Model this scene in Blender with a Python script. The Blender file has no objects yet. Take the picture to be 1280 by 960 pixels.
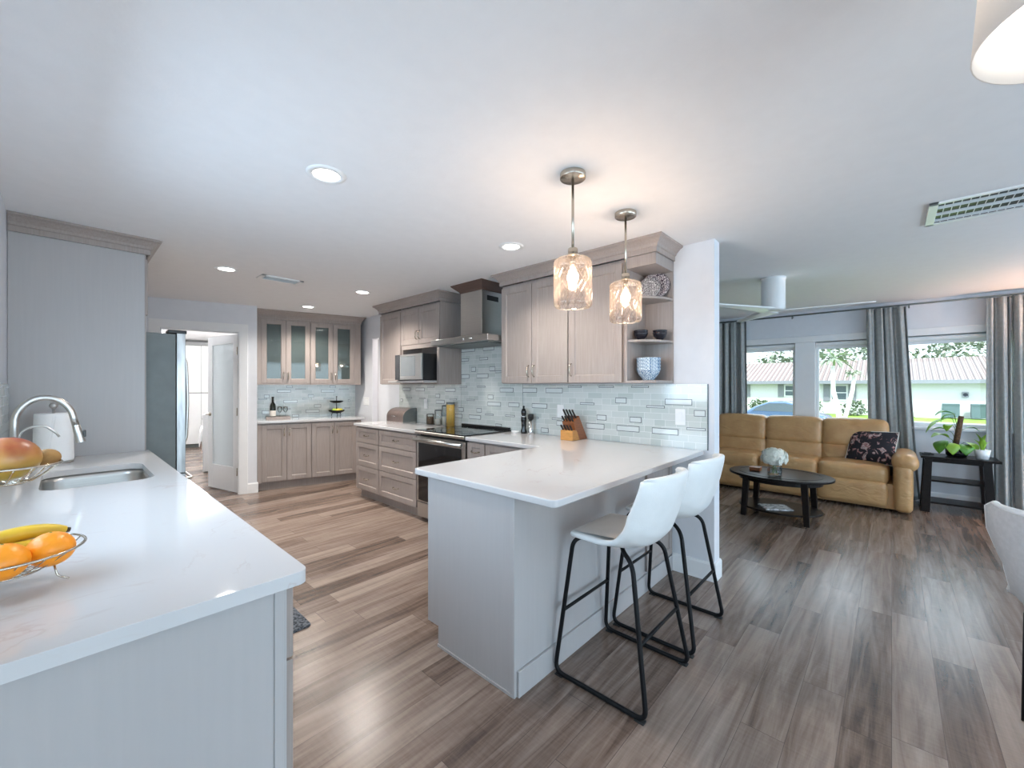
import bpy, bmesh, math, random
from mathutils import Vector, Matrix
random.seed(7)
PI = math.pi
SC = bpy.context.scene
COL = SC.collection

# ------------------------------------------------------------ camera, world, lights, exposure
cam = bpy.data.cameras.new('camera'); camo = bpy.data.objects.new('camera', cam); COL.objects.link(camo)
YAW = math.atan((1115-640)/516.0)
cam.sensor_fit = 'HORIZONTAL'; cam.sensor_width = 36; cam.lens = 36*516/1280
cam.shift_y = (483-480)/1280.0
cam.clip_start = 0.03; cam.clip_end = 300
SC.cycles.diffuse_bounces = 8; SC.cycles.max_bounces = 16; SC.cycles.transparent_max_bounces = 24
camo.location = (0, 0, 1.375)
camo.rotation_euler = (PI/2, 0, YAW-PI/2)
SC.camera = camo
SC.view_settings.view_transform = 'Standard'; SC.view_settings.look = 'None'
SC.view_settings.gamma = 1; SC.view_settings.use_curve_mapping = False
SC.view_settings.exposure = 0.48

W = bpy.data.worlds.new('sky'); SC.world = W; W.use_nodes = True
wt = W.node_tree; wt.nodes.clear()
wo = wt.nodes.new('ShaderNodeOutputWorld'); wb = wt.nodes.new('ShaderNodeBackground')
tc = wt.nodes.new('ShaderNodeTexCoord'); sx = wt.nodes.new('ShaderNodeSeparateXYZ'); cr = wt.nodes.new('ShaderNodeValToRGB')
cr.color_ramp.elements[0].position = 0.45; cr.color_ramp.elements[0].color = (0.45, 0.5, 0.5, 1)
cr.color_ramp.elements[1].position = 0.62; cr.color_ramp.elements[1].color = (0.75, 0.88, 1.0, 1)
mr = wt.nodes.new('ShaderNodeMapRange'); mr.inputs[1].default_value = -1; mr.inputs[2].default_value = 1
wt.links.new(tc.outputs['Generated'], sx.inputs[0]); wt.links.new(sx.outputs[2], mr.inputs[0])
wt.links.new(mr.outputs[0], cr.inputs[0]); wt.links.new(cr.outputs[0], wb.inputs[0]); wt.links.new(wb.outputs[0], wo.inputs[0])
wb.inputs[1].default_value = 2.7

def area(name, loc, rot, sx_, sy_, power, color, portal=False):
    l = bpy.data.lights.new(name, 'AREA'); l.shape = 'RECTANGLE'; l.size = sx_; l.size_y = sy_
    l.energy = power; l.color = color
    if portal: l.cycles.is_portal = True
    o = bpy.data.objects.new(name, l); COL.objects.link(o); o.location = loc; o.rotation_euler = rot
    return o
def point(name, loc, power, color, r=0.03):
    l = bpy.data.lights.new(name, 'POINT'); l.energy = power; l.color = color; l.shadow_soft_size = r
    o = bpy.data.objects.new(name, l); COL.objects.link(o); o.location = loc
    return o
sun = bpy.data.lights.new('sun', 'SUN'); sun.energy = 3.0; sun.angle = 0.02; sun.color = (1, .96, .9)
so = bpy.data.objects.new('sun', sun); COL.objects.link(so); so.rotation_euler = (math.radians(38), 0, math.radians(-65))
DAY = (0.60, 0.81, 1.0)
area('daylight_patio_doors', (0.6, -3.45, 1.15), (PI/2, 0, 0), 3.2, 2.1, 58, DAY)          # sliding doors behind the camera, facing +Y
area('dining_fill', (-2.95, -1.4, 1.3), (0, -PI/2, 0), 1.6, 2.6, 26, DAY)       # added fill panel behind left, facing +X; that wall has no window
area('daylight_sink_window', (-0.85, 1.95, 1.75), (0, -PI/2, 0), 1.4, 2.2, 62, (.56, .78, 1))        # window over the sink
area('living_fill', (4.9, -3.55, 1.35), (PI/2, 0, 0), 3.0, 1.6, 75, DAY)          # added fill panel before the solid rear wall, brightens the living area
area('fill_over_windows', (7.75, 0.5, 2.75), (0, math.radians(48), 0), 1.0, 4.2, 130, (.78, .9, 1))  # added panel out of view above the window heads, boosts the daylight
area('window_portal', (7.12, 0.95, 1.45), (0, PI/2, 0), 1.1, 2.3, 1, (1, 1, 1), True)
area('window_portal', (7.12, -0.5, 1.45), (0, PI/2, 0), 1.1, 0.95, 1, (1, 1, 1), True)

# ------------------------------------------------------------ materials
MATS = {}
def nodes(name):
    m = bpy.data.materials.new(name); m.use_nodes = True
    nt = m.node_tree; b = nt.nodes['Principled BSDF']; MATS[name] = m
    return m, nt, b
def setp(b, col=None, rough=None, metal=None, spec=None, **k):
    if col: b.inputs['Base Color'].default_value = (*col, 1)
    if rough is not None: b.inputs['Roughness'].default_value = rough
    if metal is not None: b.inputs['Metallic'].default_value = metal
    if spec is not None: b.inputs['Specular IOR Level'].default_value = spec
def N(nt, t, **k):
    n = nt.nodes.new(t)
    for a, v in k.items(): setattr(n, a, v)
    return n
def L(nt, a, b): nt.links.new(a, b)
def coords(nt, scale=(1, 1, 1), which='Object', loc=(0, 0, 0)):
    t = N(nt, 'ShaderNodeTexCoord'); m = N(nt, 'ShaderNodeMapping'); m.inputs['Scale'].default_value = scale
    m.inputs['Location'].default_value = loc
    L(nt, t.outputs[which], m.inputs[0]); return m.outputs[0]
def noise(nt, vec, scale, detail=3, rough=.5):
    n = N(nt, 'ShaderNodeTexNoise'); n.inputs['Scale'].default_value = scale; n.inputs['Detail'].default_value = detail
    n.inputs['Roughness'].default_value = rough; L(nt, vec, n.inputs['Vector']); return n.outputs['Fac']
def ramp(nt, fac, stops):
    r = N(nt, 'ShaderNodeValToRGB'); e = r.color_ramp.elements
    while len(e) < len(stops): e.new(0.5)
    for i, (p, c) in enumerate(stops): e[i].position = p; e[i].color = (*c, 1)
    L(nt, fac, r.inputs[0]); return r.outputs[0]
def mth(nt, op, a, b=None):
    n = N(nt, 'ShaderNodeMath', operation=op)
    for i, v in enumerate((a, b)):
        if v is None: continue
        if isinstance(v, (int, float)): n.inputs[i].default_value = v
        else: L(nt, v, n.inputs[i])
    return n.outputs[0]
def bump(nt, b, h, strength=.2, dist=.01):
    n = N(nt, 'ShaderNodeBump'); n.inputs['Strength'].default_value = strength; n.inputs['Distance'].default_value = dist
    L(nt, h, n.inputs['Height']); L(nt, n.outputs[0], b.inputs['Normal'])
def mat(name, col, rough=.5, metal=0, spec=.5, var=0.06, nscale=12, bmp=0.0, bscale=80, scale=(1, 1, 1)):
    m, nt, b = nodes(name); setp(b, col, rough, metal, spec)
    v = coords(nt, scale)
    f = noise(nt, v, nscale)
    lo = tuple(max(0, c*(1-var)) for c in col); hi = tuple(min(1, c*(1+var)) for c in col)
    L(nt, ramp(nt, f, [(.3, lo), (.7, hi)]), b.inputs['Base Color'])
    if bmp: bump(nt, b, noise(nt, v, bscale, 2), bmp, .004)
    return m
def emis(name, col, s):
    m, nt, b = nodes(name); setp(b, col, .5)
    b.inputs['Emission Color'].default_value = (*col, 1); b.inputs['Emission Strength'].default_value = s
    return m
def thin_glass(name, tint=(1, 1, 1), gloss=.1, rough=.02, body=0.0, bodycol=(1, 1, 1)):
    m = bpy.data.materials.new(name); m.use_nodes = True; nt = m.node_tree; nt.nodes.clear(); MATS[name] = m
    o = N(nt, 'ShaderNodeOutputMaterial'); t = N(nt, 'ShaderNodeBsdfTransparent'); g = N(nt, 'ShaderNodeBsdfGlossy')
    t.inputs[0].default_value = (*tint, 1); g.inputs['Roughness'].default_value = rough
    fr = N(nt, 'ShaderNodeFresnel'); fr.inputs[0].default_value = 1.45
    f = mth(nt, 'MULTIPLY', fr.outputs[0], gloss*10)
    mx = N(nt, 'ShaderNodeMixShader'); L(nt, f, mx.inputs[0]); L(nt, t.outputs[0], mx.inputs[1]); L(nt, g.outputs[0], mx.inputs[2])
    out = mx.outputs[0]
    if body:
        d = N(nt, 'ShaderNodeBsdfTranslucent'); d.inputs[0].default_value = (*bodycol, 1)
        d2 = N(nt, 'ShaderNodeBsdfDiffuse'); d2.inputs[0].default_value = (*bodycol, 1)
        md = N(nt, 'ShaderNodeMixShader'); md.inputs[0].default_value = .5
        L(nt, d.outputs[0], md.inputs[1]); L(nt, d2.outputs[0], md.inputs[2])
        m2 = N(nt, 'ShaderNodeMixShader'); m2.inputs[0].default_value = body
        L(nt, out, m2.inputs[1]); L(nt, md.outputs[0], m2.inputs[2]); out = m2.outputs[0]
    L(nt, out, o.inputs[0]); return m

mat('wall_paint', (.72, .74, .78), .6, var=.015, bmp=.05, bscale=120)
mat('ceiling_paint', (.83, .83, .84), .8, var=.012, bmp=.12, bscale=60)
mat('white_trim', (.82, .83, .84), .35, var=.01)
mat('cabinet_dark', (.10, .09, .085), .6)
mat('steel', (.55, .54, .52), .28, 1, var=.05, scale=(1, 1, 40), nscale=6)
mat('fridge_steel', (.40, .40, .40), .3, .9, var=.45, scale=(9, 9, 1.2), nscale=2)  # tall light and dark streaks in the colour stand in for reflections
mat('dark_steel', (.13, .145, .14), .4, .1, var=.08)
mat('chrome', (.75, .75, .76), .12, 1, var=.02)
mat('nickel', (.50, .45, .38), .25, 1, var=.04)
mat('black_metal', (.008, .008, .009), .42, 0, .15)
mat('black_gloss', (.006, .006, .007), .06, 0, .6)
mat('black_plastic', (.015, .015, .016), .35)
mat('leather_white', (.72, .74, .74), .42, var=.03, bmp=.12, bscale=160)
mat('leather_seat', (.60, .565, .53), .5, var=.04, bmp=.1, bscale=160)
mat('white_plastic', (.85, .86, .86), .3, var=.01)
mat('paper', (.88, .88, .88), .9, var=.02, bmp=.3, bscale=60)
mat('espresso_wood', (.010, .007, .006), .30, 0, .18, var=.3, scale=(1, 8, 8), nscale=5)
mat('curtain_fabric', (.36, .375, .37), .85, var=.10, nscale=30, bmp=.25, bscale=300)
mat('grey_upholstery', (.56, .56, .57), .85, var=.06, nscale=60, bmp=.3, bscale=220)
mat('orange_peel', (.84, .275, .010), .38, var=.06, bmp=.35, bscale=90)
mat('banana_peel', (.62, .40, .025), .45, var=.12, nscale=9)
mat('banana_tip', (.03, .02, .01), .7)
mat('kiwi_skin', (.30, .155, .045), .75, var=.2, nscale=40, bmp=.3)
mat('pasta', (.80, .50, .10), .6, var=.25, scale=(40, 40, 1), nscale=3)
mat('spice_dark', (.16, .10, .06), .8, var=.5, nscale=50)
mat('flour', (.78, .74, .66), .9, var=.05)
mat('copper_steel', (.34, .27, .25), .3, .9, var=.08, scale=(20, 1, 1), nscale=5)
mat('block_light', (.52, .25, .07), .4, var=.15, scale=(3, 3, 20), nscale=6)
mat('block_dark', (.25, .085, .03), .4, var=.15, scale=(3, 3, 20), nscale=6)
mat('brown_wood', (.10, .058, .045), .4, var=.1, scale=(1, 1, 12), nscale=6)
mat('bowl_black', (.015, .015, .022), .18)
mat('petal_white', (.86, .86, .78), .7, var=.05)
mat('leaf_green', (.10, .30, .03), .4, var=.45, nscale=6)
mat('leaf_light', (.28, .50, .05), .4, var=.35, nscale=6)
mat('stem_green', (.12, .20, .05), .6)
mat('coir', (.10, .055, .03), .9, var=.4, nscale=60, bmp=.6)
mat('soil', (.05, .03, .02), .95, var=.3, nscale=60)
mat('bottle_glass', (.006, .01, .006), .08)
mat('label_paper', (.72, .68, .62), .7)
mat('lime', (.45, .62, .08), .4, var=.15)
mat('lemon', (.85, .72, .10), .4, var=.1)
mat('stucco', (.68, .69, .70), .9, var=.05)
mat('shutter', (.22, .23, .26), .7)
mat('dark_window', (.10, .13, .15), .15)
mat('car_paint', (.10, .17, .30), .12, .4)
mat('rubber', (.02, .02, .02), .8)
mat('bark', (.72, .70, .66), .9, var=.1, nscale=20)
mat('lawn', (.22, .36, .05), .95, var=.3, nscale=3)
mat('asphalt', (.28, .28, .29), .9, var=.1)
mat('fence_white', (.66, .72, .75), .7)
mat('bin_green', (.07, .12, .13), .6)
mat('shrub', (.10, .15, .07), .9, var=.5, nscale=8)
mat('tree_leaf', (.24, .29, .21), .9, var=.5, nscale=4)
mat('microwave_screen', (.22, .24, .25), .25, 0, .5, var=.05)
emis('bulb', (1, .82, .6), 14)
thin_glass('bulb_glass', (1, .95, .88), .08, .05, .12, (1, .85, .65))
emis('led', (1, .97, .92), 9)
thin_glass('window_glass', (.97, .99, .99), .08)
thin_glass('clear_glass', (.95, .97, .97), .08, .03)
thin_glass('cabinet_glass', (.70, .80, .79), .20, .03, .30, (.42, .50, .49))
thin_glass('frost_glass', (.9, .94, .95), .16, .08, .72, (.88, .92, .93))
thin_glass('pendant_glass', (.88, .855, .84), .14, .12, .022, (.85, .78, .74))
thin_glass('glass_ridge', (.72, .68, .66), .3, .1, .10, (.85, .80, .78))

# lampshade cloth
m = bpy.data.materials.new('shade_cloth'); m.use_nodes = True; nt = m.node_tree; nt.nodes.clear(); MATS['shade_cloth'] = m
o_ = N(nt, 'ShaderNodeOutputMaterial'); a_ = N(nt, 'ShaderNodeBsdfDiffuse'); b_ = N(nt, 'ShaderNodeBsdfTranslucent'); x_ = N(nt, 'ShaderNodeMixShader')
a_.inputs[0].default_value = (.82, .78, .74, 1); b_.inputs[0].default_value = (.85, .8, .75, 1); x_.inputs[0].default_value = .4
L(nt, a_.outputs[0], x_.inputs[1]); L(nt, b_.outputs[0], x_.inputs[2]); L(nt, x_.outputs[0], o_.inputs[0])

# cabinet wood: greige stain, vertical grain
m, nt, b = nodes('cabinet_wood'); setp(b, rough=.38)
v = coords(nt, (26, 26, 1.2)); f = noise(nt, v, 3.5, 5, .6)
f2 = noise(nt, coords(nt, (3, 3, 1)), 1.5)
f3 = mth(nt, 'ADD', mth(nt, 'MULTIPLY', f, .7), mth(nt, 'MULTIPLY', f2, .3))
L(nt, ramp(nt, f3, [(.3, (.285, .24, .218)), (.7, (.375, .325, .30))]), b.inputs['Base Color']); bump(nt, b, f, .06, .002)
# smooth laminate end panels (paler)
m, nt, b = nodes('cabinet_panel'); setp(b, rough=.35)
v = coords(nt, (20, 20, 1)); f = noise(nt, v, 3, 4)
L(nt, ramp(nt, f, [(.3, (.405, .39, .388)), (.7, (.42, .405, .402))]), b.inputs['Base Color'])
# quartz
m, nt, b = nodes('quartz'); setp(b, rough=.07, spec=.6)
v = coords(nt); n1 = N(nt, 'ShaderNodeTexNoise'); n1.inputs['Scale'].default_value = 2.2; n1.inputs['Detail'].default_value = 6; n1.inputs['Distortion'].default_value = 1.6
L(nt, v, n1.inputs['Vector'])
dd = mth(nt, 'ABSOLUTE', mth(nt, 'SUBTRACT', n1.outputs['Fac'], .5))
brk = noise(nt, v, 5, 2)
vein = mth(nt, 'MULTIPLY', ramp(nt, dd, [(0, (1, 1, 1)), (.013, (0, 0, 0))]), ramp(nt, brk, [(.50, (0, 0, 0)), (.68, (1, 1, 1))]))
mx = N(nt, 'ShaderNodeMix', data_type='RGBA'); L(nt, vein, mx.inputs[0]); mx.inputs[6].default_value = (.55, .545, .55, 1); mx.inputs[7].default_value = (.50, .46, .45, 1)
L(nt, mx.outputs[2], b.inputs['Base Color'])
# vinyl planks along X
m, nt, b = nodes('vinyl_planks')
t = N(nt, 'ShaderNodeTexCoord'); s = N(nt, 'ShaderNodeSeparateXYZ'); L(nt, t.outputs['Object'], s.inputs[0])
PW, PL = .152, 1.22
row = mth(nt, 'FLOOR', mth(nt, 'DIVIDE', s.outputs[1], PW))
wn = N(nt, 'ShaderNodeTexWhiteNoise', noise_dimensions='1D'); L(nt, row, wn.inputs['W'])
xo = mth(nt, 'ADD', mth(nt, 'DIVIDE', s.outputs[0], PL), mth(nt, 'MULTIPLY', wn.outputs['Value'], 7.3))
colx = mth(nt, 'FLOOR', xo)
cmb = N(nt, 'ShaderNodeCombineXYZ'); L(nt, row, cmb.inputs[0]); L(nt, colx, cmb.inputs[1])
w2 = N(nt, 'ShaderNodeTexWhiteNoise', noise_dimensions='2D'); L(nt, cmb.outputs[0], w2.inputs['Vector'])
# grain: stretched along X, offset per plank
c2 = N(nt, 'ShaderNodeCombineXYZ')
L(nt, mth(nt, 'ADD', mth(nt, 'MULTIPLY', s.outputs[0], 1.1), mth(nt, 'MULTIPLY', w2.outputs['Value'], 40)), c2.inputs[0])
L(nt, mth(nt, 'MULTIPLY', s.outputs[1], 14), c2.inputs[1])
g1 = N(nt, 'ShaderNodeTexNoise'); g1.inputs['Scale'].default_value = 1.6; g1.inputs['Detail'].default_value = 6; g1.inputs['Roughness'].default_value = .62; g1.inputs['Distortion'].default_value = .6
L(nt, c2.outputs[0], g1.inputs['Vector'])
c3 = N(nt, 'ShaderNodeCombineXYZ'); L(nt, mth(nt, 'MULTIPLY', s.outputs[0], 90), c3.inputs[0]); L(nt, mth(nt, 'MULTIPLY', s.outputs[1], 7), c3.inputs[1])
g2 = N(nt, 'ShaderNodeTexNoise'); g2.inputs['Scale'].default_value = 1; g2.inputs['Detail'].default_value = 2; L(nt, c3.outputs[0], g2.inputs['Vector'])
pf = mth(nt, 'ADD', mth(nt, 'MULTIPLY', g1.outputs['Fac'], .85), mth(nt, 'ADD', mth(nt, 'MULTIPLY', w2.outputs['Value'], .30), mth(nt, 'MULTIPLY', g2.outputs['Fac'], .12)))
pc = ramp(nt, pf, [(.36, (.055, .034, .026)), (.50, (.135, .092, .070)), (.66, (.225, .165, .133)), (.90, (.34, .27, .225))])
fy = mth(nt, 'FRACT', mth(nt, 'DIVIDE', s.outputs[1], PW)); fx = mth(nt, 'FRACT', xo)
e1 = mth(nt, 'LESS_THAN', fy, .014); e2 = mth(nt, 'LESS_THAN', fx, .0022)
ed = mth(nt, 'MAXIMUM', e1, e2)
mx = N(nt, 'ShaderNodeMix', data_type='RGBA'); L(nt, mth(nt, 'MULTIPLY', ed, .7), mx.inputs[0]); L(nt, pc, mx.inputs[6]); mx.inputs[7].default_value = (.05, .035, .03, 1)
L(nt, mx.outputs[2], b.inputs['Base Color']); setp(b, rough=.27, spec=.75)
bump(nt, b, mth(nt, 'SUBTRACT', mth(nt, 'MULTIPLY', g2.outputs['Fac'], .3), ed), .15, .002)
# glass tile, rows of 50 mm in local x/z
m, nt, b = nodes('glass_tile')
t = N(nt, 'ShaderNodeTexCoord'); s = N(nt, 'ShaderNodeSeparateXYZ'); L(nt, t.outputs['Object'], s.inputs[0])
c = N(nt, 'ShaderNodeCombineXYZ'); L(nt, s.outputs[0], c.inputs[0]); L(nt, mth(nt, 'SUBTRACT', s.outputs[2], .013), c.inputs[1])
bt = N(nt, 'ShaderNodeTexBrick'); L(nt, c.outputs[0], bt.inputs['Vector'])
bt.inputs['Scale'].default_value = 1; bt.inputs['Brick Width'].default_value = .142; bt.inputs['Row Height'].default_value = .0503
bt.inputs['Mortar Size'].default_value = .0016; bt.inputs['Mortar Smooth'].default_value = .1; bt.offset = .37; bt.squash = .6; bt.squash_frequency = 3
bt.inputs['Color1'].default_value = (.54, .60, .575, 1); bt.inputs['Color2'].default_value = (.67, .705, .685, 1); bt.inputs['Mortar'].default_value = (.80, .82, .81, 1)
L(nt, bt.outputs['Color'], b.inputs['Base Color']); setp(b, rough=.10, spec=.6)
bump(nt, b, mth(nt, 'SUBTRACT', 1.0, bt.outputs['Fac']), .25, .002)
mat('tile_dark', (.10, .12, .13), .2)
mat('tile_accent', (.70, .75, .745), .08, spec=.8, var=.03)
# tan leather
m, nt, b = nodes('tan_leather'); setp(b, rough=.36)
v = coords(nt); f = noise(nt, v, 6, 4)
L(nt, ramp(nt, f, [(.3, (.46, .255, .105)), (.7, (.56, .335, .15))]), b.inputs['Base Color'])
f2 = N(nt, 'ShaderNodeTexNoise'); f2.inputs['Scale'].default_value = 5; f2.inputs['Detail'].default_value = 3; f2.inputs['Distortion'].default_value = 1.2
L(nt, coords(nt, (1, 1.6, 3)), f2.inputs['Vector']); bump(nt, b, f2.outputs['Fac'], .35, .03)
# pillow pattern
m, nt, b = nodes('floral_dark'); setp(b, rough=.8)
v = coords(nt); n2 = N(nt, 'ShaderNodeTexNoise'); n2.inputs['Scale'].default_value = 15; n2.inputs['Detail'].default_value = 4; n2.inputs['Distortion'].default_value = 1.0; L(nt, v, n2.inputs['Vector'])
L(nt, ramp(nt, n2.outputs['Fac'], [(.0, (.012, .01, .014)), (.52, (.015, .013, .018)), (.56, (.30, .13, .13)), (.64, (.55, .45, .42)), (.70, (.03, .03, .04))]), b.inputs['Base Color'])
# mango
m, nt, b = nodes('mango_skin'); setp(b, rough=.35)
v = coords(nt); f = noise(nt, v, 14, 4); s = N(nt, 'ShaderNodeSeparateXYZ'); L(nt, v, s.inputs[0])
ff = mth(nt, 'ADD', mth(nt, 'MULTIPLY', s.outputs[2], 9.0), mth(nt, 'MULTIPLY', f, 1.0))
L(nt, ramp(nt, ff, [(.25, (.36, .24, .04)), (.62, (.42, .20, .05)), (.95, (.30, .045, .025))]), b.inputs['Base Color'])
# patterned china
def china(name, c1, c2, sc):
    m, nt, b = nodes(name); setp(b, rough=.2)
    vo = N(nt, 'ShaderNodeTexVoronoi', feature='DISTANCE_TO_EDGE'); vo.inputs['Scale'].default_value = sc; L(nt, coords(nt), vo.inputs['Vector'])
    L(nt, ramp(nt, vo.outputs['Distance'], [(.08, c1), (.14, c2)]), b.inputs['Base Color'])
china('china_dark', (.06, .04, .06), (.62, .55, .55), 75)
china('china_fine', (.70, .66, .64), (.07, .06, .07), 95)
china('china_blue', (.10, .19, .32), (.62, .72, .78), 85)
# roof tiles
m, nt, b = nodes('roof_tile'); setp(b, rough=.9)
v = coords(nt); s = N(nt, 'ShaderNodeSeparateXYZ'); L(nt, v, s.inputs[0])
st = mth(nt, 'SINE', mth(nt, 'MULTIPLY', s.outputs[1], 2*PI/.30)); st2 = mth(nt, 'FRACT', mth(nt, 'MULTIPLY', s.outputs[0], 2.6))
stt = mth(nt, 'ADD', mth(nt, 'MULTIPLY', st, .5), mth(nt, 'MULTIPLY', st2, .35))
L(nt, ramp(nt, stt, [(.0, (.33, .25, .23)), (.5, (.60, .50, .46))]), b.inputs['Base Color']); bump(nt, b, st, 1.0, .12)
# mat
m, nt, b = nodes('mat_weave'); setp(b, rough=.95)
vo = N(nt, 'ShaderNodeTexVoronoi'); vo.inputs['Scale'].default_value = 70; L(nt, coords(nt), vo.inputs['Vector'])
L(nt, ramp(nt, vo.outputs['Distance'], [(.3, (.02, .025, .035)), (.7, (.15, .17, .20))]), b.inputs['Base Color'])
# leaflet / magazine
m, nt, b = nodes('magazine_print'); setp(b, rough=.4)
L(nt, ramp(nt, noise(nt, coords(nt, (1, 1, 1)), 16, 3), [(.42, (.75, .76, .76)), (.5, (.2, .22, .22)), (.6, (.7, .7, .68))]), b.inputs['Base Color'])

# ------------------------------------------------------------ mesh builder
class MB:
    def __init__(s): s.v = []; s.f = []; s.m = []
    def add(s, vs, fs, mi=0, M=None):
        o = len(s.v)
        s.v += [tuple(M @ Vector(p)) if M else tuple(p) for p in vs]
        s.f += [tuple(i+o for i in f) for f in fs]; s.m += [mi]*len(fs)
        return s
    def box(s, x0, x1, y0, y1, z0, z1, mi=0, M=None):
        vs = [(x, y, z) for x in (x0, x1) for y in (y0, y1) for z in (z0, z1)]
        return s.add(vs, [(0, 1, 3, 2), (4, 6, 7, 5), (0, 4, 5, 1), (2, 3, 7, 6), (0, 2, 6, 4), (1, 5, 7, 3)], mi, M)
    def prism(s, poly, z0, z1, mi=0, M=None):
        n = len(poly); vs = [(x, y, z0) for x, y in poly]+[(x, y, z1) for x, y in poly]
        fs = [tuple(range(n-1, -1, -1)), tuple(range(n, 2*n))]+[(i, (i+1) % n, n+(i+1) % n, n+i) for i in range(n)]
        return s.add(vs, fs, mi, M)
    def lathe(s, prof, n=24, mi=0, M=None, cap=True, sx=1, sy=1):
        vs = []; fs = []
        for r, z in prof:
            for i in range(n): a = 2*PI*i/n; vs.append((r*math.cos(a)*sx, r*math.sin(a)*sy, z))
        for j in range(len(prof)-1):
            for i in range(n):
                a = j*n+i; b2 = j*n+(i+1) % n; fs.append((a, b2, b2+n, a+n))
        if cap:
            if prof[0][0] > 1e-4: fs.append(tuple(range(n-1, -1, -1)))
            if prof[-1][0] > 1e-4: k = (len(prof)-1)*n; fs.append(tuple(range(k, k+n)))
        return s.add(vs, fs, mi, M)
    def cyl(s, x, y, z0, z1, r, n=20, mi=0): return s.lathe([(r, z0), (r, z1)], n, mi, Matrix.Translation((x, y, 0)))
    def tube(s, pts, r, n=8, closed=False, mi=0, M=None, cap=True):
        pts = [Vector(p) for p in pts]; k = len(pts); vs = []; fs = []
        rs = r if isinstance(r, (list, tuple)) else [r]*k
        up = None
        for i in range(k):
            if closed: d = (pts[(i+1) % k]-pts[i-1])
            else: d = pts[min(i+1, k-1)]-pts[max(i-1, 0)]
            d.normalize()
            if up is None: up = d.orthogonal().normalized()
            else:
                up = up-d*up.dot(d)
                up = up.normalized() if up.length > 1e-6 else d.orthogonal().normalized()
            w = d.cross(up)
            for j in range(n): a = 2*PI*j/n; vs.append(pts[i]+(up*math.cos(a)+w*math.sin(a))*rs[i])
        for i in range(k if closed else k-1):
            for j in range(n):
                a = i*n+j; b2 = i*n+(j+1) % n; c = ((i+1) % k)*n+(j+1) % n; d2 = ((i+1) % k)*n+j
                fs.append((a, b2, c, d2))
        if not closed and cap: fs.append(tuple(range(n-1, -1, -1))); fs.append(tuple(range((k-1)*n, k*n)))
        return s.add(vs, fs, mi, M)
    def grid(s, fn, nu, nv, mi=0, closeu=False, M=None):
        vs = [fn(i/(nu if closeu else nu-1), j/(nv-1)) for j in range(nv) for i in range(nu)]
        fs = []
        for j in range(nv-1):
            for i in range(nu if closeu else nu-1):
                a = j*nu+i; b2 = j*nu+(i+1) % nu; fs.append((a, b2, b2+nu, a+nu))
        return s.add(vs, fs, mi, M)
    def soft(s, c, sz, r, puff=0.0, n=10, M=None, mi=0, fn=None):
        hx, hy, hz = sz[0]/2, sz[1]/2, sz[2]/2; vs = []; idx = {}; fs = []
        def P(a, b2, c3):
            p = Vector((a, b2, c3)); key = (round(a, 4), round(b2, 4), round(c3, 4))
            if key in idx: return idx[key]
            q = Vector((a*hx, b2*hy, c3*hz)); q2 = Vector([max(-h+r, min(h-r, q[k])) for k, h in enumerate((hx, hy, hz))])
            d = q-q2
            if d.length > 1e-9: q = q2+d.normalized()*r
            pf = puff*(1-a*a)*(1-b2*b2)*(1 if abs(c3) > .999 else 0); q.z += pf*c3
            pf = puff*(1-c3*c3)*(1-b2*b2)*(1 if abs(a) > .999 else 0); q.x += pf*a
            pf = puff*(1-a*a)*(1-c3*c3)*(1 if abs(b2) > .999 else 0); q.y += pf*b2
            q += Vector(c)
            if fn: q = fn(q)
            idx[key] = len(vs); vs.append(q); return idx[key]
        for ax in range(3):
            for sg in (-1, 1):
                for i in range(n):
                    for j in range(n):
                        def g(u_, w_):
                            u2 = math.sin((u_/n-.5)*PI)*.35+(2*u_/n-1)*.65; w2_ = math.sin((w_/n-.5)*PI)*.35+(2*w_/n-1)*.65
                            t3 = [0, 0, 0]; t3[ax] = sg; t3[(ax+1) % 3] = u2; t3[(ax+2) % 3] = w2_; return P(*t3)
                        q = (g(i, j), g(i+1, j), g(i+1, j+1), g(i, j+1)); fs.append(q if sg > 0 else q[::-1])
        return s.add(vs, fs, mi, M)
    def ball(s, c, r, n=16, mi=0, sx=1, sy=1, sz=1, M=None):
        pr = [(max(1e-5, math.sin(PI*i/(n//2))*r), -math.cos(PI*i/(n//2))*r*sz) for i in range(n//2+1)]
        T = Matrix.Translation(c)
        return s.lathe(pr, n, mi, (M @ T) if M else T, cap=False, sx=sx, sy=sy)
    def sweep(s, path, prof, closed=False, mi=0):
        """profile (out, z) swept along plan path; 'out' is to the right of travel, mitred"""
        k = len(path); path = [Vector(p) for p in path]; vs = []; fs = []; m_ = len(prof)
        for i in range(k):
            a = path[i]-path[i-1] if (closed or i > 0) else path[1]-path[0]
            b2 = path[(i+1) % k]-path[i] if (closed or i < k-1) else a
            a.normalize(); b2.normalize(); n1 = Vector((a.y, -a.x)); n2 = Vector((b2.y, -b2.x)); nn = (n1+n2); nn = nn/(nn.length_squared/2) if nn.length > 1e-6 else n1
            for o, z in prof: vs.append((path[i].x+nn.x*o, path[i].y+nn.y*o, z))
        for i in range(k if closed else k-1):
            for j in range(m_): fs.append((i*m_+j, i*m_+(j+1) % m_, ((i+1) % k)*m_+(j+1) % m_, ((i+1) % k)*m_+j))
        if not closed: fs.append(tuple(range(m_-1, -1, -1))); fs.append(tuple(range((k-1)*m_, k*m_)))
        return s.add(vs, fs, mi)
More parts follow.
